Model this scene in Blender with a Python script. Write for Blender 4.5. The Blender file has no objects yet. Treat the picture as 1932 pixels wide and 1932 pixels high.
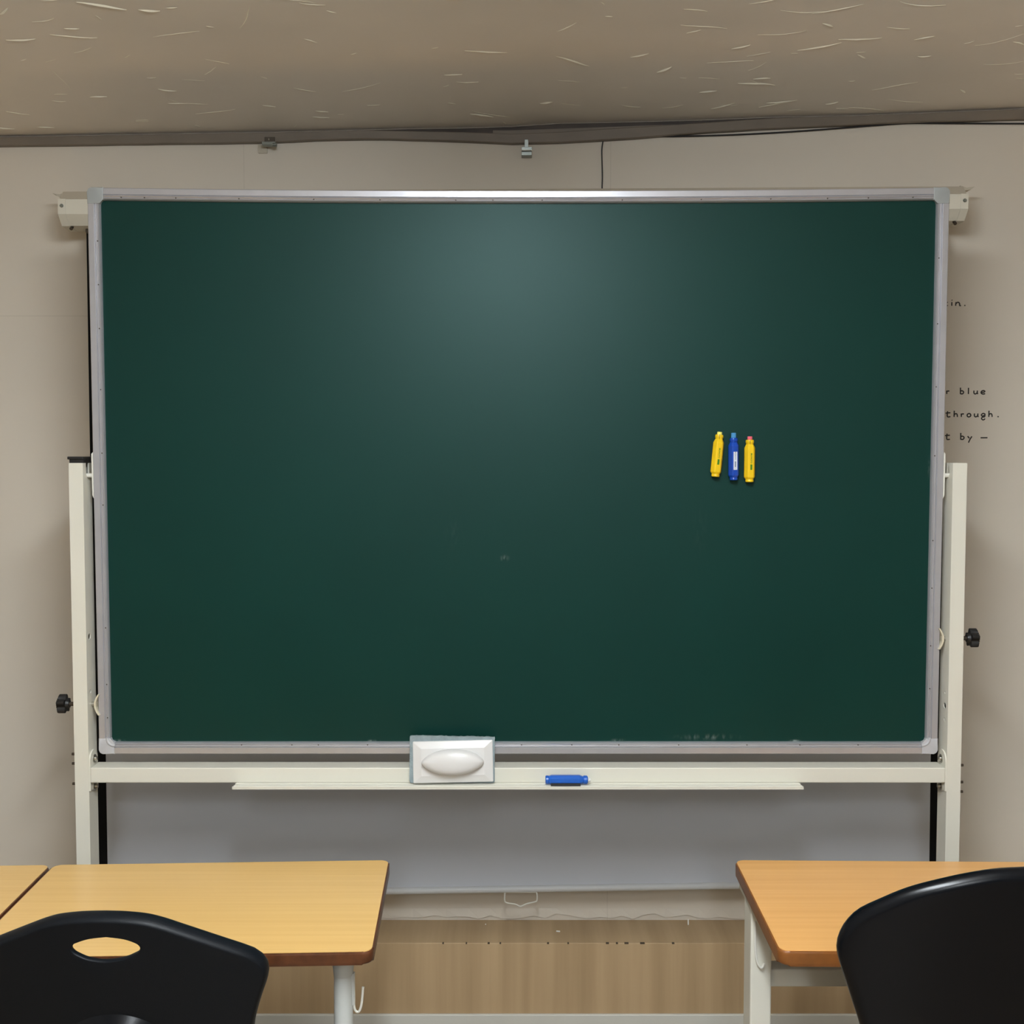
import bpy, bmesh, math, random
from mathutils import Vector, Matrix

# ------------------------------------------------------------------ camera, world, exposure
F_PX, W_PX = 2158.0, 1932.0
PITCH = math.radians(3.0)
CAM = Vector((0, 0, 1.5))
scn = bpy.context.scene
col = scn.collection
cam_d = bpy.data.cameras.new('camera')
cam_d.sensor_width = 36.0
cam_d.sensor_fit = 'HORIZONTAL'
cam_d.lens = 36.0 * F_PX / W_PX
cam_d.clip_start = 0.05
cam = bpy.data.objects.new('camera', cam_d)
col.objects.link(cam)
cam.location = CAM
cam.rotation_euler = (math.pi / 2 - PITCH, 0, 0)
scn.camera = cam
world = bpy.data.worlds.new('world')
scn.world = world
world.use_nodes = True
world.node_tree.nodes['Background'].inputs[0].default_value = (0.8, 0.9, 1, 1)
world.node_tree.nodes['Background'].inputs[1].default_value = 0.0
vs = scn.view_settings
vs.view_transform = 'Standard'
vs.look = 'None'
vs.gamma = 1.0
vs.use_curve_mapping = False
vs.exposure = 0.08
LAMP_FRONT = 63.0      # strength of the lamp above the desks
LAMP_REAR = 46.0        # strength of the lamps further back in the room, the last one added
LAMP_COLOUR = (0.88, 0.95, 1.0)

# ------------------------------------------------------------------ pixel -> place
FW = Vector((0, math.cos(PITCH), -math.sin(PITCH)))
UP = Vector((0, math.sin(PITCH), math.cos(PITCH)))
def ray(px, py):
    return FW + Vector((1, 0, 0)) * ((px - 966) / F_PX) + UP * ((966 - py) / F_PX)
def PY(px, py, Y):
    d = ray(px, py); return CAM + d * (Y / d.y)
def PZ(px, py, Z):
    d = ray(px, py); return CAM + d * ((Z - CAM.z) / d.z)
def PP(px, py, p0, n):
    d = ray(px, py); return CAM + d * ((p0 - CAM).dot(n) / d.dot(n))

# ------------------------------------------------------------------ materials
def lin(c):
    return tuple(((v / 255) / 12.92 if v <= 10 else ((v / 255 + 0.055) / 1.055) ** 2.4) for v in c)
MATS = {}
def mat(name, rgb, rough=0.5, metal=0.0, spec=0.5, var=0.0, scale=(8, 8, 8), detail=3.0, bump=0.0, bscale=200.0,
        coat=0.0, rgb2=None, rvar=0.0, coatr=0.1, lo=0.35, hi=0.65):
    m = bpy.data.materials.new(name); m.use_nodes = True
    nt = m.node_tree; b = nt.nodes['Principled BSDF']
    c = lin(rgb)
    b.inputs['Base Color'].default_value = (*c, 1)
    b.inputs['Roughness'].default_value = rough
    b.inputs['Metallic'].default_value = metal
    b.inputs['Specular IOR Level'].default_value = spec
    b.inputs['Coat Weight'].default_value = coat
    b.inputs['Coat Roughness'].default_value = coatr
    tc = nt.nodes.new('ShaderNodeTexCoord')
    if var > 0 or rgb2:
        mp = nt.nodes.new('ShaderNodeMapping'); mp.inputs['Scale'].default_value = scale
        nz = nt.nodes.new('ShaderNodeTexNoise'); nz.inputs['Detail'].default_value = detail
        nz.inputs['Scale'].default_value = 1.0
        rp = nt.nodes.new('ShaderNodeValToRGB')
        c2 = lin(rgb2) if rgb2 else tuple(v * (1 - var) for v in c)
        rp.color_ramp.elements[0].position = lo; rp.color_ramp.elements[0].color = (*c2, 1)
        rp.color_ramp.elements[1].position = hi; rp.color_ramp.elements[1].color = (*c, 1)
        nt.links.new(tc.outputs['Object'], mp.inputs[0]); nt.links.new(mp.outputs[0], nz.inputs['Vector'])
        nt.links.new(nz.outputs['Fac'], rp.inputs[0]); nt.links.new(rp.outputs[0], b.inputs['Base Color'])
        if rvar:
            mr = nt.nodes.new('ShaderNodeMapRange')
            mr.inputs['To Min'].default_value = rough - rvar; mr.inputs['To Max'].default_value = rough + rvar
            nt.links.new(nz.outputs['Fac'], mr.inputs[0]); nt.links.new(mr.outputs[0], b.inputs['Roughness'])
    if bump > 0:
        n2 = nt.nodes.new('ShaderNodeTexNoise'); n2.inputs['Scale'].default_value = bscale; n2.inputs['Detail'].default_value = 4
        bp = nt.nodes.new('ShaderNodeBump'); bp.inputs['Strength'].default_value = bump; bp.inputs['Distance'].default_value = 0.002
        nt.links.new(tc.outputs['Object'], n2.inputs['Vector']); nt.links.new(n2.outputs['Fac'], bp.inputs['Height'])
        nt.links.new(bp.outputs[0], b.inputs['Normal'])
    MATS[name] = m
    return m

mat('wallpaper', (224, 215, 201), 0.62, var=0.07, scale=(1.2, 1.2, 1.6), detail=6, bump=0.12, bscale=60, spec=0.35)
mat('ceiling_paper', (243, 234, 222), 0.42, var=0.08, scale=(2, 2.5, 2), detail=5, bump=0.30, bscale=9, spec=0.5)
mat('fibre', (255, 250, 232), 0.4)
mat('wall_side', (176, 166, 150), 0.6, var=0.1, scale=(2, 2, 2))
mat('wall_dark', (112, 104, 94), 0.6, var=0.1, scale=(2, 2, 2))
mat('moulding', (128, 117, 105), 0.5, var=0.18, scale=(6, 20, 20), detail=6, bump=0.2, bscale=90)
mat('gap_shade', (84, 76, 72), 0.7, var=0.3, scale=(10, 30, 30))  # dark brown stands in for the shade inside the moulding gap
mat('board_back', (150, 150, 150), 0.5)
mat('alu', (196, 196, 202), 0.29, metal=0.55, var=0.04, scale=(30, 30, 30))
mat('plastic_grey', (160, 164, 164), 0.38)
mat('plastic_light', (192, 192, 196), 0.36)
mat('white_metal', (224, 221, 208), 0.42, bump=0.06, bscale=900)
mat('white_plastic', (228, 226, 216), 0.4)
mat('cream_plastic', (216, 208, 184), 0.4)
mat('steel', (190, 188, 180), 0.25, metal=1.0)
mat('dark_steel', (95, 88, 80), 0.4, metal=0.8)
mat('zinc', (150, 156, 152), 0.35, metal=0.85)
mat('black_plastic', (26, 26, 27), 0.45)
mat('screen_fabric', (204, 208, 216), 0.75, var=0.03, scale=(2, 2, 2), spec=0.3)
mat('bar_grey', (204, 205, 205), 0.4)
mat('black_fabric', (14, 14, 15), 0.8, spec=0.2)
mat('case_white', (226, 221, 206), 0.45)
mat('case_beige', (196, 187, 170), 0.55)
mat('wood_left', (241, 197, 124), 0.30, rgb2=(235, 189, 116), scale=(1.5, 90, 20), detail=5, spec=0.5, coat=0.25, coatr=0.16)
mat('wood_right', (246, 188, 116), 0.30, rgb2=(238, 176, 104), scale=(1.2, 60, 20), detail=6, spec=0.5, coat=0.2, coatr=0.18)
mat('edge_brown', (98, 56, 31), 0.35, var=0.35, scale=(60, 60, 60), detail=5)
mat('edge_orange', (142, 86, 38), 0.4, var=0.25, scale=(30, 30, 30), detail=5)
mat('tube_grey', (196, 199, 196), 0.38)
mat('wood_dado', (196, 168, 130), 0.5, rgb2=(172, 145, 109), scale=(22, 1.0, 0.9), detail=6, bump=0.05, bscale=60, lo=0.3, hi=0.7)
mat('base_white', (214, 212, 202), 0.5, var=0.05, scale=(5, 5, 5))
mat('floor_vinyl', (140, 122, 100), 0.4, var=0.12, scale=(3, 14, 3), detail=5)
mat('chair_black', (13, 17, 22), 0.44, spec=0.22, bump=0.15, bscale=700)
mat('chair_gloss', (7, 10, 15), 0.24, spec=0.28, bump=0.03, bscale=500)
mat('chair_shell', (24, 25, 26), 0.6, bump=0.1, bscale=900, spec=0.3)
mat('holder_yellow', (246, 204, 28), 0.28)
mat('holder_blue', (12, 70, 176), 0.25)
mat('holder_tray_blue', (34, 98, 196), 0.28)
mat('chalk_yellow', (250, 240, 120), 0.9)
mat('chalk_blue', (74, 146, 200), 0.9)
mat('chalk_pink', (236, 104, 120), 0.9)
mat('chalk_white', (240, 240, 236), 0.9)
mat('print_green', (70, 130, 22), 0.5)
mat('print_grey', (120, 136, 160), 0.5)
mat('label_white', (225, 232, 242), 0.4)
mat('magnet', (44, 42, 42), 0.6)
mat('felt', (150, 164, 168), 0.95, var=0.2, scale=(60, 60, 60), bump=0.6, bscale=400)
mat('eraser_white', (226, 224, 222), 0.28)
mat('ink', (38, 32, 28), 0.6)
mat('cable', (34, 33, 36), 0.5)
mat('paint_chip', (70, 60, 46), 0.8)
mat('lamp_housing', (235, 235, 232), 0.4)

def wall_seams(m):
    """faint wallpaper joints on top of the beige paper"""
    nt = m.node_tree; b = nt.nodes['Principled BSDF']
    src = b.inputs['Base Color'].links[0].from_socket
    tc = nt.nodes.new('ShaderNodeTexCoord'); sp = nt.nodes.new('ShaderNodeSeparateXYZ')
    nt.links.new(tc.outputs['Object'], sp.inputs[0])
    acc = None
    for axis, v, w in ((0, PY(460, 310, 2.85).x, 0.0011), (0, PY(1152, 310, 2.85).x, 0.0011), (2, PY(80, 596, 2.85).z, 0.0011)):
        c = nt.nodes.new('ShaderNodeMath'); c.operation = 'COMPARE'
        c.inputs[1].default_value = v; c.inputs[2].default_value = w
        nt.links.new(sp.outputs[axis], c.inputs[0])
        if axis == 2:
            lt = nt.nodes.new('ShaderNodeMath'); lt.operation = 'LESS_THAN'; lt.inputs[1].default_value = -0.8
            nt.links.new(sp.outputs[0], lt.inputs[0])
            mu = nt.nodes.new('ShaderNodeMath'); mu.operation = 'MULTIPLY'
            nt.links.new(c.outputs[0], mu.inputs[0]); nt.links.new(lt.outputs[0], mu.inputs[1]); c = mu
        if acc is None: acc = c
        else:
            a = nt.nodes.new('ShaderNodeMath'); a.operation = 'MAXIMUM'
            nt.links.new(acc.outputs[0], a.inputs[0]); nt.links.new(c.outputs[0], a.inputs[1]); acc = a
    k = nt.nodes.new('ShaderNodeMath'); k.operation = 'MULTIPLY'; k.inputs[1].default_value = 0.16
    nt.links.new(acc.outputs[0], k.inputs[0])
    mx = nt.nodes.new('ShaderNodeMix'); mx.data_type = 'RGBA'
    mx.inputs['B'].default_value = (*lin((150, 140, 124)), 1)
    nt.links.new(k.outputs[0], mx.inputs['Factor']); nt.links.new(src, mx.inputs['A'])
    nt.links.new(mx.outputs['Result'], b.inputs['Base Color'])
wall_seams(MATS['wallpaper'])

def board_material():
    """green steel with faint chalk smears at their own places"""
    m = mat('board_green', (5, 50, 44), 0.42, var=0.10, scale=(3, 3, 3), detail=4, spec=0.33, bump=0.02, bscale=1500)
    nt = m.node_tree; b = nt.nodes['Principled BSDF']
    b.inputs['Specular Tint'].default_value = (0.72, 1.0, 0.98, 1)
    src = b.inputs['Base Color'].links[0].from_socket
    tc = nt.nodes.new('ShaderNodeTexCoord')
    nz = nt.nodes.new('ShaderNodeTexNoise'); nz.inputs['Scale'].default_value = 1; nz.inputs['Detail'].default_value = 6
    mp = nt.nodes.new('ShaderNodeMapping'); mp.inputs['Scale'].default_value = (120, 10, 40); mp.inputs['Rotation'].default_value = (0, 0.6, 0)
    nt.links.new(tc.outputs['Object'], mp.inputs[0]); nt.links.new(mp.outputs[0], nz.inputs['Vector'])
    acc = None
    for px, py, rx, rz, amt in ((952, 1053, .014, .010, .34), (1335, 1391, .10, .010, .30), (222, 1398, .022, .006, .5), (1165, 1397, .02, .006, .5),
                                (856, 1010, .03, .06, .02), (1320, 1000, .03, .09, .02), (1500, 1398, .02, .005, .45), (700, 1398, .03, .005, .4),
                                (1752, 880, .004, .03, .4), (197, 760, .004, .03, .35)):
        p = PY(px, py, 2.436) - Vector((0.0135, 2.43, 0.0))   # in the panel's own coordinates
        m1 = nt.nodes.new('ShaderNodeMapping'); m1.vector_type = 'TEXTURE'
        m1.inputs['Location'].default_value = p; m1.inputs['Scale'].default_value = (rx, 1.0, rz)
        g = nt.nodes.new('ShaderNodeTexGradient'); g.gradient_type = 'QUADRATIC_SPHERE'
        nt.links.new(tc.outputs['Object'], m1.inputs[0]); nt.links.new(m1.outputs[0], g.inputs[0])
        k = nt.nodes.new('ShaderNodeMath'); k.operation = 'MULTIPLY'; k.inputs[1].default_value = amt
        nt.links.new(g.outputs['Fac'], k.inputs[0])
        if acc is None: acc = k
        else:
            a = nt.nodes.new('ShaderNodeMath'); a.operation = 'ADD'
            nt.links.new(acc.outputs[0], a.inputs[0]); nt.links.new(k.outputs[0], a.inputs[1]); acc = a
    th = nt.nodes.new('ShaderNodeMapRange'); th.inputs['From Min'].default_value = .45; th.inputs['From Max'].default_value = .7
    nt.links.new(nz.outputs['Fac'], th.inputs[0])
    f = nt.nodes.new('ShaderNodeMath'); f.operation = 'MULTIPLY'
    nt.links.new(acc.outputs[0], f.inputs[0]); nt.links.new(th.outputs[0], f.inputs[1])
    mx = nt.nodes.new('ShaderNodeMix'); mx.data_type = 'RGBA'; mx.inputs['B'].default_value = (*lin((205, 215, 210)), 1)
    nt.links.new(f.outputs[0], mx.inputs['Factor']); nt.links.new(src, mx.inputs['A'])
    nt.links.new(mx.outputs['Result'], b.inputs['Base Color'])
board_material()

def lamp_mat(name, strength):
    m = bpy.data.materials.new(name); m.use_nodes = True
    nt = m.node_tree; nt.nodes.clear()
    e = nt.nodes.new('ShaderNodeEmission'); o = nt.nodes.new('ShaderNodeOutputMaterial')
    e.inputs[0].default_value = (*LAMP_COLOUR, 1); e.inputs[1].default_value = strength
    nt.links.new(e.outputs[0], o.inputs[0]); MATS[name] = m
lamp_mat('lamp_front', LAMP_FRONT)
lamp_mat('lamp_rear', LAMP_REAR)

# ------------------------------------------------------------------ mesh helpers
ORG = {}
def thing(name, label, cat, loc, group=None, rot=(0, 0, 0)):
    o = bpy.data.objects.new(name, None); col.objects.link(o)
    o.empty_display_size = 0.05
    o.location = loc; o.rotation_euler = rot
    o['label'] = label; o['category'] = cat
    if group: o['group'] = group
    ORG[o.name] = Vector(loc) if rot == (0, 0, 0) else Vector((0, 0, 0))
    return o
def obj(name, bm, m, parent=None, smooth=None, label=None, cat=None, group=None, kind=None, origin=None):
    """one mesh object from a bmesh; world coordinates unless the parent is turned (then its own)"""
    bmesh.ops.remove_doubles(bm, verts=bm.verts, dist=1e-6)
    bmesh.ops.recalc_face_normals(bm, faces=bm.faces)
    if parent is not None: org = ORG[parent.name]
    elif origin is not None: org = Vector(origin)
    else:
        xs = [v.co for v in bm.verts]
        lo = Vector([min(c[i] for c in xs) for i in range(3)]); hi = Vector([max(c[i] for c in xs) for i in range(3)])
        org = Vector(((lo.x + hi.x) / 2, (lo.y + hi.y) / 2, lo.z))
    for v in bm.verts: v.co -= org
    me = bpy.data.meshes.new(name); bm.to_mesh(me); bm.free()
    me.materials.append(MATS[m])
    o = bpy.data.objects.new(name, me); col.objects.link(o)
    if parent is not None: o.parent = parent
    else: o.location = org
    ORG[o.name] = org
    if smooth is not None:
        for p in me.polygons: p.use_smooth = True
        if smooth < 180: me.set_sharp_from_angle(angle=math.radians(smooth))
    if label: o['label'] = label
    if cat: o['category'] = cat
    if group: o['group'] = group
    if kind: o['kind'] = kind
    return o
def NB(): return bmesh.new()
def box(bm, x0, x1, y0, y1, z0, z1, bev=0.0, seg=2):
    t = bmesh.new()
    bmesh.ops.create_cube(t, size=1)
    for v in t.verts:
        v.co = Vector(((x0 + x1) / 2 + v.co.x * abs(x1 - x0), (y0 + y1) / 2 + v.co.y * abs(y1 - y0), (z0 + z1) / 2 + v.co.z * abs(z1 - z0)))
    if bev > 0:
        bmesh.ops.bevel(t, geom=t.edges[:], offset=bev, segments=seg, affect='EDGES', profile=0.5)
    merge(bm, t)
    return bm
def merge(bm, t):
    me = bpy.data.meshes.new('tmp'); t.to_mesh(me); t.free(); bm.from_mesh(me); bpy.data.meshes.remove(me)
def xform(bm, M):
    for v in bm.verts: v.co = M @ v.co
    return bm
def frame_of(d):
    d = d.normalized(); a = Vector((0, 0, 1)) if abs(d.z) < 0.9 else Vector((1, 0, 0))
    u = d.cross(a).normalized(); w = d.cross(u).normalized(); return u, w
def cyl(bm, p0, p1, r0, r1=None, n=20, bev=0.0):
    """capped cylinder/cone with small chamfer"""
    p0 = Vector(p0); p1 = Vector(p1); r1 = r0 if r1 is None else r1
    d = (p1 - p0); L = d.length; d.normalize(); u, w = frame_of(d)
    st = [(0, r0), (L, r1)] if bev <= 0 else [(0, r0 - bev), (bev, r0), (L - bev, r1), (L, r1 - bev)]
    rings = []
    for s, r in st:
        rings.append([bm.verts.new(p0 + d * s + (u * math.cos(2 * math.pi * k / n) + w * math.sin(2 * math.pi * k / n)) * r) for k in range(n)])
    for a, b in zip(rings, rings[1:]):
        for k in range(n): bm.faces.new((a[k], a[(k + 1) % n], b[(k + 1) % n], b[k]))
    bm.faces.new(rings[0]); bm.faces.new(list(reversed(rings[-1])))
    return bm
def smooth_path(pts, sub=6):
    pts = [Vector(p) for p in pts]; out = []
    for i in range(len(pts) - 1):
        p0 = pts[max(i - 1, 0)]; p1 = pts[i]; p2 = pts[i + 1]; p3 = pts[min(i + 2, len(pts) - 1)]
        for k in range(sub):
            t = k / sub
            out.append(0.5 * ((2 * p1) + (p2 - p0) * t + (2 * p0 - 5 * p1 + 4 * p2 - p3) * t * t + (-p0 + 3 * p1 - 3 * p2 + p3) * t ** 3))
    out.append(pts[-1]); return out
def tube(bm, pts, r, n=10, closed=False):
    pts = [Vector(p) for p in pts]; rings = []; N = len(pts)
    pu = None
    for i, p in enumerate(pts):
        a = pts[(i - 1) % N] if (closed or i > 0) else p
        b = pts[(i + 1) % N] if (closed or i < N - 1) else p
        d = (b - a).normalized()
        if pu is None: u, w = frame_of(d)
        else:
            u = (pu - d * pu.dot(d)).normalized(); w = d.cross(u)
        pu = u
        rr = r[i] if isinstance(r, (list, tuple)) else r
        rings.append([bm.verts.new(p + (u * math.cos(2 * math.pi * k / n) + w * math.sin(2 * math.pi * k / n)) * rr) for k in range(n)])
    for i in range(N if closed else N - 1):
        a = rings[i]; b = rings[(i + 1) % N]
        for k in range(n): bm.faces.new((a[k], a[(k + 1) % n], b[(k + 1) % n], b[k]))
    if not closed:
        bm.faces.new(rings[0]); bm.faces.new(list(reversed(rings[-1])))
    return bm
def prism(bm, poly, to3, h0, h1, bev=0.0, seg=2):
    """polygon (a,b) extruded between heights; to3(a,b,h)->Vector"""
    t = bmesh.new()
    A = [t.verts.new(to3(a, b, h0)) for a, b in poly]; B = [t.verts.new(to3(a, b, h1)) for a, b in poly]
    n = len(poly)
    t.faces.new(A); f = t.faces.new(list(reversed(B)))
    for k in range(n): t.faces.new((A[k], A[(k + 1) % n], B[(k + 1) % n], B[k]))
    if bev > 0:
        es = [e for e in t.edges if all(v in set(B) for v in e.verts)]
        bmesh.ops.bevel(t, geom=es, offset=bev, segments=seg, affect='EDGES', profile=0.5)
    merge(bm, t); return bm
def sweep(bm, prof, stations):
    """open/closed profile swept through station functions station(a,b)->Vector; profile closed; ends capped"""
    rings = [[bm.verts.new(s(a, b)) for a, b in prof] for s in stations]
    n = len(prof)
    for r0, r1 in zip(rings, rings[1:]):
        for k in range(n): bm.faces.new((r0[k], r0[(k + 1) % n], r1[(k + 1) % n], r1[k]))
    bm.faces.new(rings[0]); bm.faces.new(list(reversed(rings[-1])))
    return bm
def arc(cx, cy, r, a0, a1, n=6):
    return [(cx + r * math.cos(math.radians(a0 + (a1 - a0) * k / n)), cy + r * math.sin(math.radians(a0 + (a1 - a0) * k / n))) for k in range(n + 1)]
def rrect(x0, x1, z0, z1, r, n=5):
    return arc(x1 - r, z1 - r, r, 0, 90, n) + arc(x0 + r, z1 - r, r, 90, 180, n) + arc(x0 + r, z0 + r, r, 180, 270, n) + arc(x1 - r, z0 + r, r, 270, 360, n)
def boolean_cut(o, cutter_bm):
    me = bpy.data.meshes.new('cut'); cutter_bm.to_mesh(me); cutter_bm.free()
    c = bpy.data.objects.new('cut', me); col.objects.link(c); c.location = ORG[o.name] * 0
    md = o.modifiers.new('b', 'BOOLEAN'); md.operation = 'DIFFERENCE'; md.object = c; md.solver = 'EXACT'
    dg = bpy.context.evaluated_depsgraph_get(); dg.update()
    new = bpy.data.meshes.new_from_object(o.evaluated_get(dg))
    o.modifiers.remove(md); o.data = new
    bpy.data.objects.remove(c); bpy.data.meshes.remove(me)
def text_mesh(body, size):
    """flat lettering mesh, centred, in the XY plane"""
    cu = bpy.data.curves.new('t', 'FONT'); cu.body = body; cu.size = size; cu.align_x = 'CENTER'; cu.align_y = 'CENTER'
    cu.resolution_u = 2; cu.offset = size * 0.02
    o = bpy.data.objects.new('t', cu); col.objects.link(o)
    dg = bpy.context.evaluated_depsgraph_get(); dg.update()
    me = bpy.data.meshes.new_from_object(o.evaluated_get(dg))
    bm = bmesh.new(); bm.from_mesh(me)
    bpy.data.objects.remove(o); bpy.data.curves.remove(cu); bpy.data.meshes.remove(me)
    return bm
def copy_tree(o, parent=None):
    c = o.copy(); col.objects.link(c); c.parent = parent
    ORG[c.name] = ORG[o.name].copy()
    for ch in list(o.children): copy_tree(ch, c)
    return c
def interp(pts, x):
    if x <= pts[0][0]: a, b = pts[0], pts[1]
    elif x >= pts[-1][0]: a, b = pts[-2], pts[-1]
    else:
        for a, b in zip(pts, pts[1:]):
            if a[0] <= x <= b[0]: break
    return a[1] + (b[1] - a[1]) * (x - a[0]) / (b[0] - a[0])

# ------------------------------------------------------------------ the room
YW = 2.85                      # wall behind the board
XL, XR, YB = -2.1, 2.1, -5.2
def S(name, bm, m, parent=None, smooth=None):
    o = obj(name, bm, m, parent, smooth, origin=None if parent else (0, 0, 0))
    if parent is None: o['kind'] = 'structure'
    return o
# ceiling line along the wall, from the photograph
gap_top = [(0, 258), (230, 254), (460, 250), (552, 248.5), (690, 245), (760, 243.5), (880, 241.5), (966, 239), (1050, 233), (1136, 231.5), (1316, 227), (1466, 221), (1616, 218), (1691, 215), (1932, 205)]
strip_top = [(0, 258), (230, 254), (460, 250), (552, 248.5), (690, 245), (760, 246.5), (880, 249), (966, 252), (1050, 249), (1136, 243), (1180, 240.5), (1316, 232), (1466, 221.5), (1616, 218), (1691, 215), (1932, 205)]
strip_bot = [(0, 275), (230, 272), (460, 269), (552, 267), (600, 264), (690, 262), (760, 263), (880, 267), (966, 270.5), (1050, 269), (1136, 264), (1180, 262), (1316, 250), (1466, 242), (1616, 235), (1691, 231), (1932, 224.5)]
def to_xz(pts, Y):
    return [(PY(a, b, Y).x, PY(a, b, Y).z) for a, b in pts]
ceil_line = to_xz(gap_top, YW)
def ceil_z(x, y):
    xx = min(max(x, -1.25), 1.25)
    base = interp(ceil_line, xx) + (x - xx) * 0.012
    straight = 2.2725 + 0.0265 * (x + 1.256)
    k = min(max((y - 2.2) / 0.65, 0), 1)
    w = 0.004 * math.sin(3.1 * x + 1.3 * y) * math.sin(2.3 * y + 0.7)
    return straight * (1 - k) + base * k + 0.10 * (YW - max(y, 0.0)) + w * (1 - k)
bm = NB()
nx, ny = 84, 110
g = [[bm.verts.new((XL + (XR - XL) * i / nx, YB + (YW - YB) * j / ny, ceil_z(XL + (XR - XL) * i / nx, YB + (YW - YB) * j / ny))) for j in range(ny + 1)] for i in range(nx + 1)]
for i in range(nx):
    for j in range(ny): bm.faces.new((g[i][j], g[i][j + 1], g[i + 1][j + 1], g[i + 1][j]))
ceiling = S('ceiling', bm, 'ceiling_paper', smooth=180)
# paper fibres pressed into the ceiling paper
random.seed(11)
bm = NB()
def fibre(cx, cy, L, ang, w):
    n = 7; cur = random.uniform(-0.5, 0.5); pts = []
    x, y, a = cx, cy, ang
    for k in range(n + 1):
        pts.append((x, y, a)); x += math.cos(a) * L / n; y += math.sin(a) * L / n; a += cur / n + random.uniform(-.12, .12)
    pv = None
    for k, (x, y, a) in enumerate(pts):
        ww = w * (0.2 + math.sin(math.pi * k / n)) * 0.5
        if not (XL < x < XR and YB < y < YW - 0.02): pv = None; continue
        # a raised thread: two flanks meeting in a ridge
        c = [bm.verts.new((x - math.sin(a) * s, y + math.cos(a) * s, ceil_z(x, y) - d)) for s, d in ((-ww, .0004), (0, .0006 + ww * 0.75), (ww, .0004))]
        if pv:
            bm.faces.new((pv[0], pv[1], c[1], c[0])); bm.faces.new((pv[1], pv[2], c[2], c[1]))
        pv = c
for k in range(680):
    fx, fy = random.uniform(-1.7, 1.7), random.uniform(0.4, 2.82)
    bold = random.random() < .3
    L = random.choice([.03, .04, .06, .09]) if bold else random.choice([.015, .02, .03, .05, .10])
    fibre(fx, fy, L, random.gauss(0.05, 0.38), random.uniform(.003, .0065) if bold else random.uniform(.0010, .0026))
fo = obj('paper_fibre', bm, 'fibre', ceiling, kind='stuff')

def quad(name, vs_, m, parent=None):
    bm = NB(); bm.faces.new([bm.verts.new(v) for v in vs_]); return S(name, bm, m, parent)
ZT = 2.7
# wall behind the board: subdivided so that its top follows the ceiling
bm = NB()
xs = [XL + (XR - XL) * i / 60 for i in range(61)]
bot = [bm.verts.new((x, YW, 0)) for x in xs]; top = [bm.verts.new((x, YW, ceil_z(x, YW) + 0.004)) for x in xs]
for i in range(60): bm.faces.new((bot[i], bot[i + 1], top[i + 1], top[i]))
wall = S('wall_back', bm, 'wallpaper')
for nm, x in (('wall_left', XL), ('wall_right', XR)):
    bm = NB(); ys = [YB + (YW - YB) * i / 30 for i in range(31)]
    b0 = [bm.verts.new((x, y, 0)) for y in ys]; b1 = [bm.verts.new((x, y, ceil_z(x, y) + 0.003)) for y in ys]
    for i in range(30): bm.faces.new((b0[i], b0[i + 1], b1[i + 1], b1[i]))
    S(nm, bm, 'wall_side')
bm = NB()
b0 = [bm.verts.new((x, YB, 0)) for x in xs]; b1 = [bm.verts.new((x, YB, ceil_z(x, YB) + 0.003)) for x in xs]
for i in range(60): bm.faces.new((b0[i], b0[i + 1], b1[i + 1], b1[i]))
S('wall_front', bm, 'wall_dark')
quad('floor', [(XL, YB, 0), (XR, YB, 0), (XR, YW, 0), (XL, YW, 0)], 'floor_vinyl')

# ceiling moulding: sagging strip in front of a gap whose shade is painted dark
def strip(name, tp, bp, y_front, y_back, m, parent=None):
    bm = NB(); T = to_xz(tp, y_front); B = to_xz(bp, y_front)
    N = 70; rings = []
    for i in range(N + 1):
        x = XL + 0.002 + (XR - XL - 0.004) * i / N
        xx = min(max(x, -1.3), 1.3)
        zt = interp(T, xx) + (x - xx) * 0.012; zb = interp(B, xx) + (x - xx) * 0.012
        zt = min(zt, ceil_z(x, y_front) - 0.001)
        jag = random.uniform(-.0006, .0006)
        rings.append([bm.verts.new(v) for v in ((x, y_back, zb + jag), (x, y_front + .002, zb + jag), (x, y_front, zb + .002 + jag), (x, y_front, zt - .002), (x, y_front + .002, zt), (x, y_back, zt))])
    for r0, r1 in zip(rings, rings[1:]):
        for k in range(6): bm.faces.new((r0[k], r0[(k + 1) % 6], r1[(k + 1) % 6], r1[k]))
    bm.faces.new(rings[0]); bm.faces.new(list(reversed(rings[-1])))
    return S(name, bm, m, parent)
trim = strip('trim_1', strip_top, strip_bot, YW - 0.016, YW, 'moulding')
shade_top = [(a, b) for a, b in gap_top]
shade_bot = [(a, b + 6) for a, b in strip_top]
strip('gap_shade_strip', shade_top, shade_bot, YW - 0.004, YW, 'gap_shade', trim)  # dark strip painting the shade of the recess
mid_top = [(930, 246), (966, 246), (1050, 243), (1136, 240), (1240, 236), (1300, 234)]
bm = NB()
T = to_xz(mid_top, YW - 0.009)
prev = None
for i in range(25):
    x = T[0][0] + (T[-1][0] - T[0][0]) * i / 24; z = interp(T, x); h = 0.012
    r = [bm.verts.new(v) for v in ((x, YW, z - h), (x, YW - .009, z - h), (x, YW - .009, z), (x, YW, z))]
    if prev:
        for k in range(4): bm.faces.new((prev[k], prev[(k + 1) % 4], r[(k + 1) % 4], r[k]))
    else: bm.faces.new(r)
    prev = r
bm.faces.new(list(reversed(prev)))
obj('loose_paper_strip', bm, 'moulding', trim)

# wooden ledge at the foot of the wall
ZL, YL = 0.3125, 2.712
bm = NB(); box(bm, XL + .002, XR - .002, YL, YW, 0.137, ZL - 0.0, 0.0015)
ledge = S('trim_2', bm, 'wood_dado')
bm = NB(); box(bm, XL + .002, XR - .002, YL - 0.006, YW, 0.0, 0.137, 0.002)
S('baseboard_back', bm, 'base_white')
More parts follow.
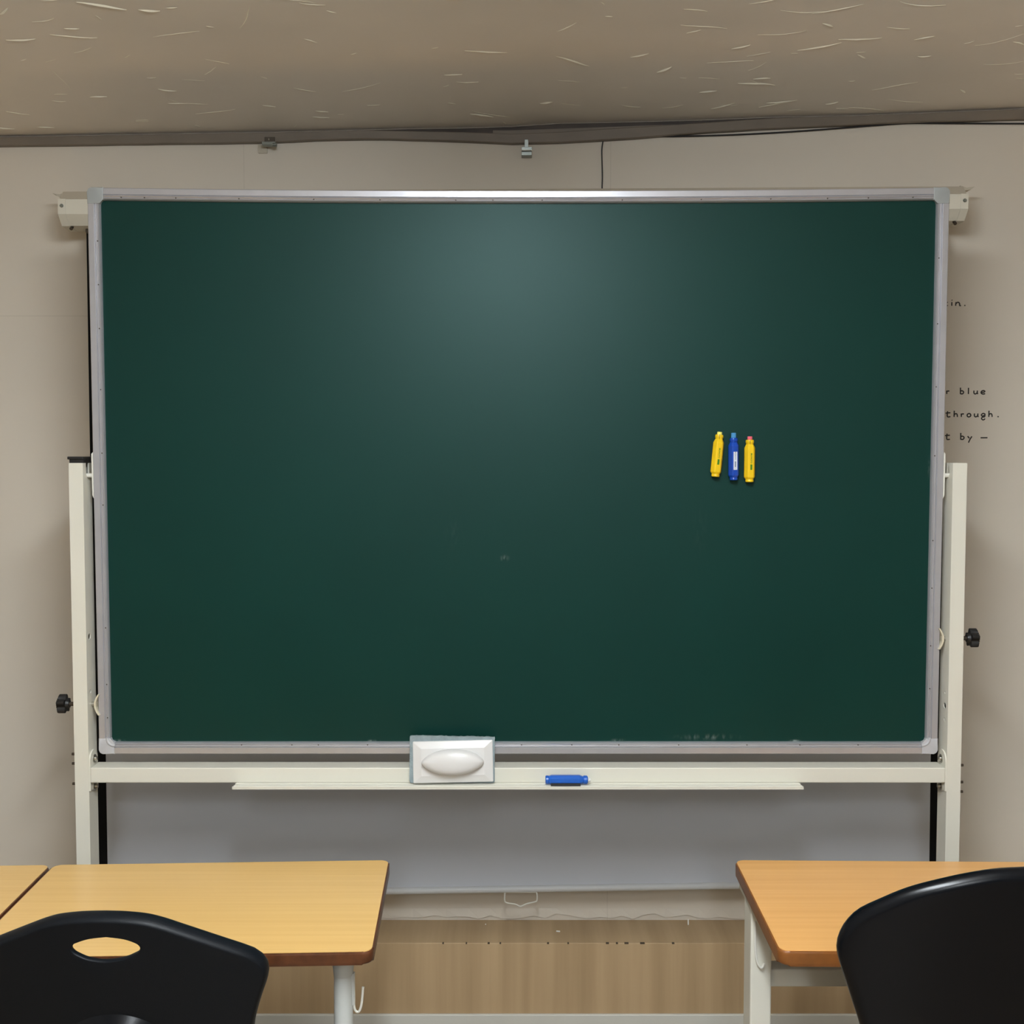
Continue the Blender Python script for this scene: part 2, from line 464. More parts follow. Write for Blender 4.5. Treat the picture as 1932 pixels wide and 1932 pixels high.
# torn lower edge of the wallpaper
random.seed(5)
bm = NB(); N = 150; prev = None
for i in range(N + 1):
    x = XL + .01 + (XR - XL - .02) * i / N
    h = 0.004 + max(0, random.gauss(0.004, 0.004)); d = random.uniform(.001, .006)
    c = [bm.verts.new((x, YW - 0.0006, ZL + 0.03)), bm.verts.new((x, YW - d, ZL + h))]
    if prev: bm.faces.new((prev[0], c[0], c[1], prev[1]))
    prev = c
obj('torn_paper_edge', bm, 'wallpaper', wall)
for px, w in ((836, 3), (880, 3), (922, 4), (944, 3), (1034, 4), (1072, 3), (1146, 6), (1164, 4), (1182, 8), (1212, 9), (1270, 5)):
    p = PZ(px, 1779, ZL); hw = w * YL / F_PX / 2
    bm = NB(); box(bm, p.x - hw, p.x + hw, YL - 0.0012, YL + 0.004, ZL - 0.0024, ZL + 0.0006, 0.0004, 1)
    obj('chipped_spot', bm, 'paint_chip', ledge)

# handwriting on the wall
GL = {
 'r': [[(0, 1), (.05, 0)], [(.03, .5), (.3, .85), (.85, .85)]],
 'b': [[(.02, 1.85), (0, 0)], [(0, .8), (.45, .95), (.85, .6), (.6, .08), (0, .1)]],
 'l': [[(.05, 1.8), (0, 0)]],
 'u': [[(0, 1), (.0, .3), (.3, .02), (.7, .25), (.85, .6)], [(.85, 1), (.85, .3), (1, 0)]],
 'e': [[(0, .5), (.5, .5), (.85, .75), (.55, 1), (.1, .8), (0, .3), (.4, 0), (.9, .12)]],
 't': [[(.42, 1.65), (.35, .4), (.5, .02), (1.0, .1)], [(0, 1.1), (1.0, 1.2)]],
 'h': [[(.05, 1.8), (0, 0)], [(0, .55), (.4, .95), (.75, .75), (.85, 0)]],
 'o': [[(.5, 1), (.1, .75), (.05, .25), (.45, 0), (.9, .3), (.85, .8), (.5, 1)]],
 'g': [[(.85, .9), (.45, 1), (.05, .6), (.3, .25), (.85, .5)], [(.9, 1), (.85, .1), (.3, -.05), (.1, -.5), (.5, -.85), (.95, -.5)]],
 'y': [[(0, .95), (.4, .35)], [(.95, .9), (.5, .0), (.2, -.85)]],
 'i': [[(.1, 1), (.05, 0)], [(.1, 1.6), (.3, 1.42)]],
 'n': [[(.05, 1), (0, 0)], [(0, .5), (.4, .95), (.75, .7), (.8, .1), (1.05, .05)]],
 '.': [[(0, .2), (.5, .05), (.7, .0)]], '-': [[(0, .5), (1, .52)]], ':': [[(0, 1), (.6, .85)], [(0, .15), (.6, 0)]],
}
def write_line(items, base, xh):
    bm = NB()
    for ch, x0, x1 in items:
        for st in GL[ch]:
            pts = []
            for a, b in st:
                p = PY(x0 + a * (x1 - x0), base - b * xh, YW); pts.append((p.x, p.z))
            pts = smooth_path([Vector((p[0], 0, p[1])) for p in pts], 4)
            t = NB(); tube(t, pts, 0.00155, 8)
            for v in t.verts: v.co.y = YW + v.co.y * 0.25 - 0.0002
            merge(bm, t)
    return obj('handwritten_line', bm, 'ink', wall, 60)
write_line([(':', 1787, 1788.5), ('i', 1795.5, 1799), ('n', 1803, 1812.5), ('.', 1819.5, 1822)], 577.0, 7.0)
write_line([('r', 1786, 1792), ('b', 1812, 1819), ('l', 1827, 1832), ('u', 1837.5, 1845), ('e', 1851, 1859.5)], 743.5, 6.6)
write_line([('t', 1784, 1793), ('h', 1800, 1807.5), ('r', 1813.5, 1819.5), ('o', 1824.5, 1832), ('u', 1838.5, 1846), ('g', 1851, 1859), ('h', 1865.5, 1873), ('.', 1882, 1885)], 786.7, 6.6)
write_line([('t', 1783, 1792), ('b', 1812.5, 1820), ('y', 1825.5, 1834), ('-', 1850, 1863)], 829.4, 6.8)

# ------------------------------------------------------------------ ceiling lamps (unseen; two inferred from shadows and reflections, the last added)
def ceiling_lamp(cx, y0, y1, m, label, w=0.22, h=0.09, drop=0.15):
    yc = (y0 + y1) / 2
    zc = min(ceil_z(cx, y) for y in (y0, yc, y1)) - drop
    t = thing('ceiling_light', label, 'ceiling light', (cx, yc, zc - h))
    bm = NB(); box(bm, cx - w / 2, cx + w / 2, y0, y1, zc - 0.018, zc, 0.002)
    obj('housing', bm, 'lamp_housing', t)
    bm = NB(); box(bm, cx - w / 2 + .006, cx + w / 2 - .006, y0 + .006, y1 - .006, zc - h, zc - 0.0182, 0.006)
    obj('diffuser', bm, m, t)
    for y in (y0 + .2, y1 - .2):  # unseen rods, added to hang the lamps lower and brighten the ceiling
        bm = NB(); cyl(bm, (cx, y, zc - .002), (cx, y, ceil_z(cx, y) + .002), .006, n=12); obj('hanging_rod', bm, 'zinc', t, 40)
        bm = NB(); cyl(bm, (cx, y, ceil_z(cx, y) - .012), (cx, y, ceil_z(cx, y) + .004), .03, n=20); obj('ceiling_rose', bm, 'lamp_housing', t, 40)
    return t
ceiling_lamp(-0.01, 0.10, 1.20, 'lamp_front', 'long white ceiling light fixed above the middle of the room')
ceiling_lamp(-0.01, -2.20, -1.10, 'lamp_rear', 'long white ceiling light between two others, further back in the room')
ceiling_lamp(-0.01, -4.50, -3.40, 'lamp_rear', 'long white ceiling light beside the rear wall, unseen and added for the board glow')  # unseen extra lamp, added to stretch the glow down the board

# ------------------------------------------------------------------ projector screen on the wall
YC = 2.71
scr = thing('projector_screen', 'pulled-down projector screen with black side borders on the wall behind the chalkboard', 'projector screen', (0.0134, 2.78, 0.42))
cl, cr = PY(109.5, 389, YC), PY(1827, 379, YC)
slope = (cr.z - cl.z) / (cr.x - cl.x)
def scr_z(x, z): return z + slope * (x - cl.x)
zt0, zf0, zb0 = PY(110, 376, YC).z, PY(110, 404, YC).z, PY(112, 426, YC + .02).z
prof = [(YC, zt0), (YC, zf0), (YC + .022, zb0), (YC + .07, zb0 - .004), (YC + .115, zb0 + .012), (YC + .115, zt0)]
def case_sweep(bm, x0, x1, gr=0.0):
    cy, cz = YC + .05, (zt0 + zb0) / 2
    pr = [(cy + (a - cy) * (1 + gr), cz + (b - cz) * (1 + gr)) for a, b in prof]
    return sweep(bm, pr, [lambda a, b, x=x: Vector((x, a, scr_z(x, b))) for x in (x0, x1)])
bm = NB(); case_sweep(bm, cl.x + .018, cr.x - .018)
obj('case', bm, 'case_white', scr)
ztop = PY(112, 363, YC + .03).z
topprof = [(YC + .001, zt0 + .0005), (YC + .022, ztop), (YC + .115, ztop), (YC + .115, zt0 + .0005)]
bm = NB(); sweep(bm, topprof, [lambda a, b, x=x: Vector((x, a, scr_z(x, b))) for x in (cl.x + .004, cr.x - .004)])
obj('top_cover', bm, 'case_beige', scr)
for s, xa, xb in ((-1, cl.x, cl.x + .018), (1, cr.x - .018, cr.x)):
    bm = NB(); case_sweep(bm, xa, xb, 0.025)
    cap = obj('end_cap', bm, 'case_white', scr)
    xs_ = (xa + xb) / 2
    zz = scr_z(xs_, (zt0 + zf0) / 2 + .002)
    bm = NB(); cyl(bm, (xs_, YC - .0045, zz), (xs_, YC + .002, zz), .0042, n=14, bev=.0012); obj('screw', bm, 'zinc', cap, 40)
    zz = scr_z(xs_, zb0 - .004)
    bm = NB(); cyl(bm, (xs_ - s * .012, YC + .022, zz - .003), (xs_ - s * .012, YC + .03, zz + .004), .004, n=12); obj('screw', bm, 'dark_steel', cap, 40)
    # pointed wall hook sticking out above the end cap
    xo = xa if s < 0 else xb
    hpx = [(98, 364.5), (105, 367), (112, 372.5), (124, 374), (124, 363), (112, 366.5)] if s < 0 else [(1839.5, 352), (1833, 357), (1826, 359), (1812, 361), (1812, 350), (1824, 354)]
    bm = NB()
    prism(bm, [(PY(a_, b_, YC + .05).x, PY(a_, b_, YC + .05).z) for a_, b_ in hpx], lambda a, b, h: Vector((a, h, b)), YC + .05, YC + .075)
    obj('wall_hook', bm, 'case_beige', scr)
    # small dark fabric stop under the case
    xf = xo - s * .052
    bm = NB(); box(bm, xf - .006, xf + .006, YC + .045, YC + .07, scr_z(xf, zb0) - .012, scr_z(xf, zb0) - .002, .002)
    obj('fabric_stop', bm, 'dark_steel', scr)
YF = 2.775
fl, fr = PY(183, 1625, YF).x - 0.001, PY(1770, 1625, YF).x
fl_t, fr_t = PY(163, 440, YF).x, PY(1786, 430, YF).x
barL, barR = PY(731, 1681, YF), PY(1400, 1670.5, YF)
bs = (barR.z - barL.z) / (barR.x - barL.x)
def bar_z(x): return barL.z + bs * (x - barL.x)
def fab_quad(a0, a1, name, m, y, th=0.0006):
    """strip of fabric between width fractions a0..a1"""
    bm = NB(); n = 12; L = []; R = []
    for k in range(n + 1):
        t = k / n
        for lst, a in ((L, a0), (R, a1)):
            xt = fl_t + (fr_t - fl_t) * a; xb = fl + (fr - fl) * a
            x = xt + (xb - xt) * t
            z = (scr_z(x, zb0) + .004) * (1 - t) + bar_z(x) * t
            lst.append(Vector((x, y, z)))
    fv = [[bm.verts.new(p + Vector((0, dy, 0))) for p in (L[k], R[k])] for k in range(n + 1) for dy in (0,)]
    bv = [[bm.verts.new(p + Vector((0, th, 0))) for p in (L[k], R[k])] for k in range(n + 1)]
    for k in range(n):
        bm.faces.new((fv[k][0], fv[k][1], fv[k + 1][1], fv[k + 1][0])); bm.faces.new((bv[k][1], bv[k][0], bv[k + 1][0], bv[k + 1][1]))
        bm.faces.new((fv[k][0], fv[k + 1][0], bv[k + 1][0], bv[k][0])); bm.faces.new((fv[k][1], bv[k][1], bv[k + 1][1], fv[k + 1][1]))
    return obj(name, bm, m, scr)
bw = 20.5 / 1587
fab_quad(bw, 1 - bw * .8, 'screen_fabric', 'screen_fabric', YF)
fab_quad(0, bw, 'black_border', 'black_fabric', YF)
fab_quad(1 - bw * .8, 1, 'black_border', 'black_fabric', YF)
bm = NB(); xa, xb = fl - .012, fr + .012
cyl(bm, (xa, YF, bar_z(xa)), (xb, YF, bar_z(xb)), .0088, n=24, bev=.002)
obj('bottom_bar', bm, 'bar_grey', scr, 40)
hp = [(700, 261), (693, 270), (692, 303), (704, 314), (742, 320), (768, 331), (798, 318), (838, 309), (847, 300), (847, 272), (840, 261)]
hp = [PY(680 + a / 2.542, 1580 + b / 2.542, YF - .004) for a, b in hp]
bm = NB(); tube(bm, smooth_path(hp, 5), .0019, 8)
obj('pull_handle', bm, 'white_plastic', scr, 60)
bm = NB(); xm = (hp[0].x + hp[-1].x) / 2
tube(bm, [hp[0] + Vector((.002, 0, 0)), hp[-1] - Vector((.002, 0, 0))], .0024, 8)
obj('handle_hinge', bm, 'white_plastic', scr, 60)

# ------------------------------------------------------------------ mobile chalkboard
BX, BZ0, BZ1, BY = 0.0135, 0.852, 2.0522, 2.424        # centre, bottom, top, front of frame
HW = 0.901
ch = thing('chalkboard', 'large green chalkboard in an aluminium frame on a white steel stand', 'chalkboard', (BX, 2.43, 0.0))
def tilt(p):     # the panel leans a few millimetres: top towards the desks
    return Vector((p.x, p.y - (p.z - 1.452) * 0.0058, p.z))
def sag(x, z):
    u = (x - BX) / HW; k = max(0, (z - 1.452) / .6)
    return -0.0068 * max(0, 1 - u * u) * k
RW, RT, CL_ = 0.0252, 0.022, 0.0335
rail = [(0, RT), (0, .002), (.0015, 0), (.0132, 0), (.0146, .0022), (.0156, .0006), (.0172, -.0004), (.0188, .0008), (.0196, .0018), (.0204, .0006), (.0220, .0), (.0236, .0020), (RW, .006), (RW, RT)]
pan = NB()
gx, gz = 24, 16
x0, x1, z0, z1 = BX - HW + .012, BX + HW - .012, BZ0 + .012, BZ1 - .019
gv = [[[pan.verts.new(tilt(Vector((x0 + (x1 - x0) * i / gx, BY + dy, z0 + (z1 - z0) * j / gz)))) for j in range(gz + 1)] for i in range(gx + 1)] for dy in (.0100, .0190)]
for i in range(gx):
    for j in range(gz):
        a = gv[0]; pan.faces.new((a[i][j], a[i + 1][j], a[i + 1][j + 1], a[i][j + 1]))
        a = gv[1]; pan.faces.new((a[i][j], a[i][j + 1], a[i + 1][j + 1], a[i + 1][j]))
for i in range(gx):
    for j in (0, gz): pan.faces.new((gv[0][i][j], gv[0][i + 1][j], gv[1][i + 1][j], gv[1][i][j]))
for j in range(gz):
    for i in (0, gx): pan.faces.new((gv[0][i][j], gv[0][i][j + 1], gv[1][i][j + 1], gv[1][i][j]))
# panel mesh keeps world coordinates in its material: shift handled with an identity child
panel = obj('writing_panel', pan, 'board_green', ch)
N = 30
def hrail(z_outer, sgn, rivets):
    bm = NB(); xa, xb = BX - HW + CL_ - .002, BX + HW - CL_ + .002
    st = []
    for i in range(N + 1):
        x = xa + (xb - xa) * i / N
        st.append(lambda a, b, x=x: tilt(Vector((x, BY + b, z_outer + sgn * a + sag(x, z_outer)))))
    sweep(bm, rail, st)
    o = obj('frame_rail', bm, 'alu', panel, 25)
    for px in rivets:
        x = PY(px, 360 if sgn < 0 else 1410, BY).x
        p = tilt(Vector((x, BY + .0006, z_outer + sgn * .0196 + sag(x, z_outer))))
        rivet(p, panel)
def vrail(x_outer, sgn, rivets):
    bm = NB(); za, zb = BZ0 + CL_ - .002, BZ1 - CL_ + .002
    st = [(lambda a, b, z=za + (zb - za) * i / 8: tilt(Vector((x_outer + sgn * a, BY + b, z)))) for i in range(9)]
    sweep(bm, rail, st)
    o = obj('frame_rail', bm, 'alu', panel, 25)
    for py in rivets:
        z = PY(180, py, BY).z
        rivet(tilt(Vector((x_outer + sgn * .0196, BY + .0006, z))), panel)
RIV = []
def rivet(p, parent):
    if not RIV:
        bm = NB(); cyl(bm, (0, 0.001, 0), (0, -.0013, 0), .0017, .0010, n=8)
        bmesh.ops.recalc_face_normals(bm, faces=bm.faces)
        me = bpy.data.meshes.new('rivet'); bm.to_mesh(me); bm.free(); me.materials.append(MATS['dark_steel']); RIV.append(me)
    o = bpy.data.objects.new('rivet', RIV[0]); col.objects.link(o); o.parent = parent; o.location = p - ORG[parent.name]
hrail(BZ1, -1, (229, 273, 332, 451, 592, 717, 860, 930, 1023, 1174, 1323, 1454, 1561, 1638, 1722))
hrail(BZ0, 1, (455, 550, 600, 693, 984, 1079, 1168, 1281, 1410, 1510, 1620))
vrail(BX - HW, 1, (455, 537, 620, 735, 855, 953, 1185, 1292, 1355))
vrail(BX + HW, -1, (487, 611, 730, 860, 1020, 1110, 1219, 1300))
for sx in (-1, 1):
    for sz in (-1, 1):
        r = .009
        poly = [(0, CL_)] + [(r - r * math.cos(math.radians(t)), r - r * math.sin(math.radians(t))) for t in (0, 18, 36, 54, 72, 90)] + [(CL_, 0), (CL_, RW + .0006)]
        poly += [(CL_ - (CL_ - RW - .0006) * math.sin(math.radians(t)), CL_ - (CL_ - RW - .0006) * math.cos(math.radians(t))) for t in (18, 36, 54, 72)] + [(RW + .0006, CL_)]
        xo, zo = BX + sx * HW, (BZ1 if sz > 0 else BZ0)
        bm = NB()
        prism(bm, poly, lambda a, b, h: tilt(Vector((xo - sx * a, BY + h, zo - sz * b))), RT + .0005, -.0012, .0016)
        cp = obj('corner_piece', bm, 'plastic_grey' if sz > 0 else 'plastic_light', panel, 30, label='grey plastic corner piece')
        if sz < 0:
            pts = [(CL_ - .015 * math.cos(math.radians(t)), CL_ - .015 * math.sin(math.radians(t))) for t in range(-8, 99, 7)]
            bm = NB(); tube(bm, [tilt(Vector((xo - sx * a, BY - .0006, zo - sz * b))) for a, b in pts], .0030, 8)
            obj('corner_ridge', bm, 'plastic_light', panel, 60)
# stand
PF, PD, PWD = 2.407, 0.050, 0.0300       # front of posts, depth, width
ZPT = 1.477
wt = .002
def make_post(sx, xo):
    """hollow square-tube post: xo = outer face x, sx = direction towards the board"""
    def X(a): return xo + sx * a
    bm = NB()
    def bx(a0, a1, d0, d1, z0, z1):
        box(bm, min(X(a0), X(a1)), max(X(a0), X(a1)), PF + d0, PF + d1, z0, z1)
    zb = 0.06; zs = PY(166, 893, PF).z - .004
    bx(0, wt, 0, PD, zb, ZPT)                           # outer wall
    bx(wt, PWD, 0, wt, zb, ZPT); bx(wt, PWD, PD - wt, PD, zb, ZPT)   # front and rear
    bx(PWD - wt, PWD, wt, PD - wt, zb, zs)              # inner wall below the slot
    bx(PWD - wt, PWD, wt, .017, zs, ZPT); bx(PWD - wt, PWD, .033, PD - wt, zs, ZPT)
    p = obj('post', bm, 'white_metal', ch)
    return p
XPL, XPR = -0.9325, 0.9572
postL = make_post(1, XPL)
postR = make_post(-1, XPR)
def xcyl(name, xa, xb, y, z, r, m, parent, n=16, bev=0.0, r1=None):
    bm = NB(); cyl(bm, (xa, y, z), (xb, y, z), r, r1, n, bev); return obj(name, bm, m, parent, 40)
YM = PF + PD / 2
def z_of(py, Y=PF): return PY(170, py, Y).z
# holes in the inner walls
def holes(post, xin, sx, lst):
    bm = NB()
    for py, r in lst:
        z = z_of(py, YM)
        t = NB(); cyl(t, (xin - .001, YM - .006, z), (xin + .001, YM - .006, z), r, n=16)
        for v in t.verts: v.co.x = xin + (v.co.x - xin) * 1.5
        merge(bm, t)
    bmesh.ops.recalc_face_normals(bm, faces=bm.faces)
    # cut a plate-thick hole: dark tube interior shows through
    for v in bm.verts: v.co -= ORG[post.name]
    me = bpy.data.meshes.new('cut'); bm.to_mesh(me); bm.free()
    c = bpy.data.objects.new('cut', me); col.objects.link(c); c.location = ORG[post.name]
    bpy.context.view_layer.update()
    md = post.modifiers.new('b', 'BOOLEAN'); md.operation = 'DIFFERENCE'; md.object = c; md.solver = 'EXACT'; md.use_self = True
    dg = bpy.context.evaluated_depsgraph_get(); dg.update()
    new = bpy.data.meshes.new_from_object(post.evaluated_get(dg))
    post.modifiers.remove(md)
    if len(new.polygons) > 20: post.data = new
    bpy.data.objects.remove(c); bpy.data.meshes.remove(me)
holes(postL, XPL + PWD - wt / 2, 1, [(1200, .0065), (1303, .004)])
holes(postR, XPR - PWD + wt / 2, -1, [(1305, .003), (1330, .0065), (1356, .004)])
# black cap on one post
cx0, cx1 = XPL - .0015, XPL + PWD + .0015
bm = NB(); box(bm, cx0 - .0005, cx1, PF - .002, PF + PD + .002, ZPT + .0075, ZPT + .0135, .0012)
box(bm, cx0 + .003, cx1 - .001, PF + .0005, PF + PD - .0005, ZPT, ZPT + .0076, .0004, 1)
obj('post_cap', bm, 'black_plastic', postL)
zpv = z_of(897, YM)
for sx, post, xin in ((1, postL, XPL + PWD), (-1, postR, XPR - PWD)):
    xe = BX - sx * HW
    xcyl('pivot_pin', xin - sx * .012, xe - sx * .002, YM, zpv, .0048, 'white_plastic', ch, 18, .001)
    # white plate on the edge of the board
    bm = NB()
    z0, z1 = z_of(941), z_of(853)
    prism(bm, [(xe, z0), (xe - sx * .0028, z0 + .006), (xe - sx * .0032, (z0 + z1) / 2), (xe - sx * .0034, z1 - .004), (xe, z1)],
          lambda a, b, h: tilt(Vector((a, h, b))), BY + .001, BY + .0205)
    obj('pivot_plate', bm, 'white_plastic', panel)
# locking knobs with pin and cream clip
def knob(sx, xo, py):
    z = z_of(py, YM); xin = xo + sx * PWD; xe = BX - sx * HW
    bm = NB(); n = 60
    def star(R): return [(YM + R * (1 + .24 * math.cos(5 * t)) * math.cos(t + .3), z + R * (1 + .24 * math.cos(5 * t)) * math.sin(t + .3)) for t in [2 * math.pi * k / n for k in range(n)]]
    pxs = (126.5, 111.5) if sx > 0 else (1828.5, 1843)
    xk, xe2 = PY(pxs[0], py, YM).x, PY(pxs[1], py, YM).x
    prism(bm, star(.0172), lambda a, b, h: Vector((h, a, b)), xk, xe2, .003, 3)
    cyl(bm, (xk + sx * .006, YM, z), (xk - sx * .002, YM, z), .0085, .0125, 18)
    k = obj('knob', bm, 'black_plastic', ch, 40, label='black star-shaped plastic knob')
    xcyl('threaded_rod', xo, xk + sx * .005, YM, z, .0045, 'dark_steel', ch)
    xcyl('locking_pin', xin, xe - sx * .004, YM, z, .0045, 'steel', ch)
    bm = NB(); zz = .0225
    pts = [(xe + sx * .0015, z + zz), (xe - sx * .0035, z + zz * .62), (xe - sx * .0065, z + zz * .25), (xe - sx * .0065, z - zz * .25), (xe - sx * .0035, z - zz * .62), (xe + sx * .0015, z - zz)]
    inner = [(a + sx * .0035, b * 1.0) for a, b in pts]
    poly = pts + list(reversed(inner))
    prism(bm, poly, lambda a, b, h: Vector((a, h, b)), YM - .011, YM + .008)
    obj('locking_clip', bm, 'cream_plastic', ch)
knob(1, XPL, 1328)
knob(-1, XPR, 1204)
# cross beam, end brackets and bolts
zb1, zb0_ = PY(978, 1448.5, PF).z, PY(978, 1477, PF).z
bxa, bxb = XPL + PWD + .003, XPR - PWD - .003
bm = NB(); box(bm, bxa, bxb, PF - .001, PF + .048, zb0_, zb1, .0022)
beam = obj('cross_beam', bm, 'white_metal', ch)
for sx, xi, xo, outer in ((1, XPL + PWD, XPL, (1423, 1441, 1479)), (-1, XPR - PWD, XPR, (1444, 1476, 1494))):
    bm = NB(); zt_, zb_ = z_of(1419), z_of(1493); yc, hw = PF + .0235, .0225
    poly = [(yc - hw, zb_)] + [(yc + hw * math.cos(math.radians(t)), zt_ - .0225 + hw * math.sin(math.radians(t))) for t in range(180, -1, -15)] + [(yc + hw, zb_)]
    prism(bm, poly, lambda a, b, h: Vector((h, a, b)), xi, xi + sx * .003)
    br = obj('beam_bracket', bm, 'white_metal', beam)
    for py in (1431, 1483):
        z = z_of(py, YM)
        bm = NB(); cyl(bm, (xi + sx * .003, YM, z), (xi + sx * .0045, YM, z), .0095, n=20); cyl(bm, (xi + sx * .0045, YM, z), (xi + sx * .010, YM, z), .0062, .0045, 16, .001)
        obj('bolt', bm, 'steel', beam, 40)
    for py in outer:
        z = z_of(py, YM); xcyl('bolt_end', xo, xo - sx * .0155, YM + .002, z, .0029, 'dark_steel', ch)
# chalk tray
tx0, tx1 = PY(447, 1473, PF).x, PY(1507, 1472, PF).x
TZ = zb0_ - .0003
tray = [(PF + .012, TZ), (PF - .001, TZ), (PF - .002, TZ + .0015), (PF - .010, TZ + .0015), (PF - .0115, TZ + .003), (PF - .014, TZ + .003), (PF - .0155, TZ + .0015),
        (PF - .026, TZ + .0015), (PF - .0275, TZ + .003), (PF - .030, TZ + .003), (PF - .0315, TZ + .0015), (PF - .0385, TZ + .0015), (PF - .040, TZ + .0045), (PF - .042, TZ + .0045),
        (PF - .042, TZ - .0015), (PF + .012, TZ - .0015)]
bm = NB(); sweep(bm, tray, [lambda a, b, x=x: Vector((x, a, b)) for x in (tx0, tx1)])
obj('chalk_tray', bm, 'white_metal', ch)
TRAY_TOP = TZ + .003
# feet with castors (below the frame)
for xo, sx in ((XPL, 1), (XPR, -1)):
    xc = xo + sx * PWD / 2
    bm = NB(); box(bm, xc - .019, xc + .019, 2.44 - .24, 2.44 + .22, .06, .085, .003)
    ft = obj('foot', bm, 'white_metal', ch)
    for y in (2.44 - .215, 2.44 + .19):
        xcyl('castor_wheel', xc - .011, xc + .011, y, .0245, .0245, 'black_plastic', ft, 20, .003)
        bm = NB(); box(bm, xc - .016, xc - .012, y - .012, y + .012, .02, .06); box(bm, xc + .012, xc + .016, y - .012, y + .012, .02, .06); box(bm, xc - .016, xc + .016, y - .014, y + .014, .052, .0605)
        obj('castor_fork', bm, 'steel', ft)
bm = NB(); box(bm, XPL + PWD, XPR - PWD, PF + .005, PF + .045, .10, .13, .002)
obj('lower_beam', bm, 'white_metal', ch)

# ------------------------------------------------------------------ chalk holders
def holder(label, body, chalk, loc, rot, group=None, printm='print_green', sticker=False, chalk_len=.009, kind='board', slit=True, txt=True):
    """local axes: Z along the holder (0 = base), -Y away from the board"""
    t = thing('chalk_holder', label, 'chalk holder', loc, group, rot)
    R, turn, cy = .0116, math.radians(9), -.0122
    def hexring(z, r, rounded=0.0):
        out = []
        for k in range(6):
            a = math.radians(-90 + 30 + 60 * k) + turn
            for da in (-.13, .13):
                rr = r
                out.append(Vector((rr * math.cos(a + da), cy + rr * math.sin(a + da), z)))
        return out
    def ring(z, r, n=12):
        return [Vector((r * math.cos(2 * math.pi * k / n - math.pi / 3 + turn - .13), cy + r * math.sin(2 * math.pi * k / n - math.pi / 3 + turn - .13), z)) for k in range(n)]
    st = [hexring(.006, .0088), hexring(.0105, R), hexring(.072, R), hexring(.0795, .0080)]
    bm = NB()
    rs = [[bm.verts.new(v) for v in r] for r in st]
    for a, b in zip(rs, rs[1:]):
        for k in range(12): bm.faces.new((a[k], a[(k + 1) % 12], b[(k + 1) % 12], b[k]))
    bm.faces.new(rs[0]); bm.faces.new(list(reversed(rs[-1])))
    obj('barrel', bm, body, t, 14)
    def lathe(name, prof, m, n=24, sm=35):
        bm = NB(); rr = []
        for z, r in prof: rr.append([bm.verts.new((r * math.cos(2 * math.pi * k / n), cy + r * math.sin(2 * math.pi * k / n), z)) for k in range(n)])
        for a, b in zip(rr, rr[1:]):
            for k in range(n): bm.faces.new((a[k], a[(k + 1) % n], b[(k + 1) % n], b[k]))
        bm.faces.new(rr[0]); bm.faces.new(list(reversed(rr[-1])))
        return obj(name, bm, m, t, sm)
    lathe('base_ring', [(0, .0078), (.001, .0086), (.0045, .0086), (.0062, .0076)], body)
    lathe('collar', [(.0790, .0076), (.081, .0077), (.0825, .0086), (.0865, .0088), (.0885, .0081), (.0893, .0068)], body)
    if slit:
        bm = NB(); box(bm, -.0016, -.0009, cy - .0090, cy - .0080, .0795, .0890)
        obj('collar_slit', bm, 'edge_brown' if body == 'holder_yellow' else 'holder_tray_blue', t)
    ck = lathe('chalk', [(.0885, .0052), (.0893 + chalk_len - .001, .0052), (.0893 + chalk_len, .0046)], chalk)
    # magnet strip at the back
    if kind == 'board':
        bm = NB(); box(bm, -.005, .005, -.0035, -.0002, .014, .068); obj('magnet_strip', bm, 'magnet', t)
    # print on the front facet
    rf = R * math.cos(math.radians(30) - .13) + .00025
    nrm = Vector((math.cos(-math.pi / 2 + turn), math.sin(-math.pi / 2 + turn), 0)); xv = Vector((0, 0, -1)); yv = nrm.cross(xv)
    def put(bm, zc, off=0.0):
        M = Matrix((xv, yv, nrm)).transposed().to_4x4(); M.translation = Vector((0, cy, zc)) + nrm * (rf + off)
        return xform(bm, M)
    def flat(w, h, r=.0004):
        b = NB(); b.faces.new([b.verts.new((a, c, 0)) for a, c in rrect(-w / 2, w / 2, -h / 2, h / 2, r, 3)]); return b
    if txt:
        z0 = .0
        if sticker:
            lab = obj('sticker', put(flat(.038, .0082, .0008), .041), 'label_white', t)
            z0 = .0002
            b = flat(.003, .003, .00149)
            ob = NB(); n = 24
            a = [ob.verts.new((.0019 * math.cos(2 * math.pi * k / n), .0019 * math.sin(2 * math.pi * k / n), 0)) for k in range(n)]
            c = [ob.verts.new((.0015 * math.cos(2 * math.pi * k / n), .0015 * math.sin(2 * math.pi * k / n), 0)) for k in range(n)]
            for k in range(n): ob.faces.new((a[k], a[(k + 1) % n], c[(k + 1) % n], c[k]))
            b.free()
            obj('printed_ring', put(ob, .0265, z0), printm, t)
        zc = .050 if not sticker else .0515
        obj('printed_name', put(text_mesh('MUNGYO', .0049 if not sticker else .0040), zc, z0), printm, t)
        obj('printed_box', put(flat(.0115, .0044 if not sticker else .003), zc - .0185 + (.001 if sticker else 0), z0), printm, t)
    return t
YBD = BY + .0100                      # writing surface
def on_board(px, py):
    p = PY(px, py, YBD); p.y = YBD - (p.z - 1.452) * 0.0058 - .0002; return p
lean = 0.0058
pa = on_board(1347.5, 899)
holder('yellow chalk holder holding yellow chalk, stuck tilted on the green board', 'holder_yellow', 'chalk_yellow', pa, (lean, math.radians(5.2), 0), chalk_len=.0055)
pa = on_board(1382, 905.5)
holder('blue chalk holder with a white sticker, stuck on the green board between two yellow ones', 'holder_blue', 'chalk_blue', pa, (lean, math.radians(-.6), 0), printm='print_grey', sticker=True, chalk_len=.0105)
pa = on_board(1411.5, 909)
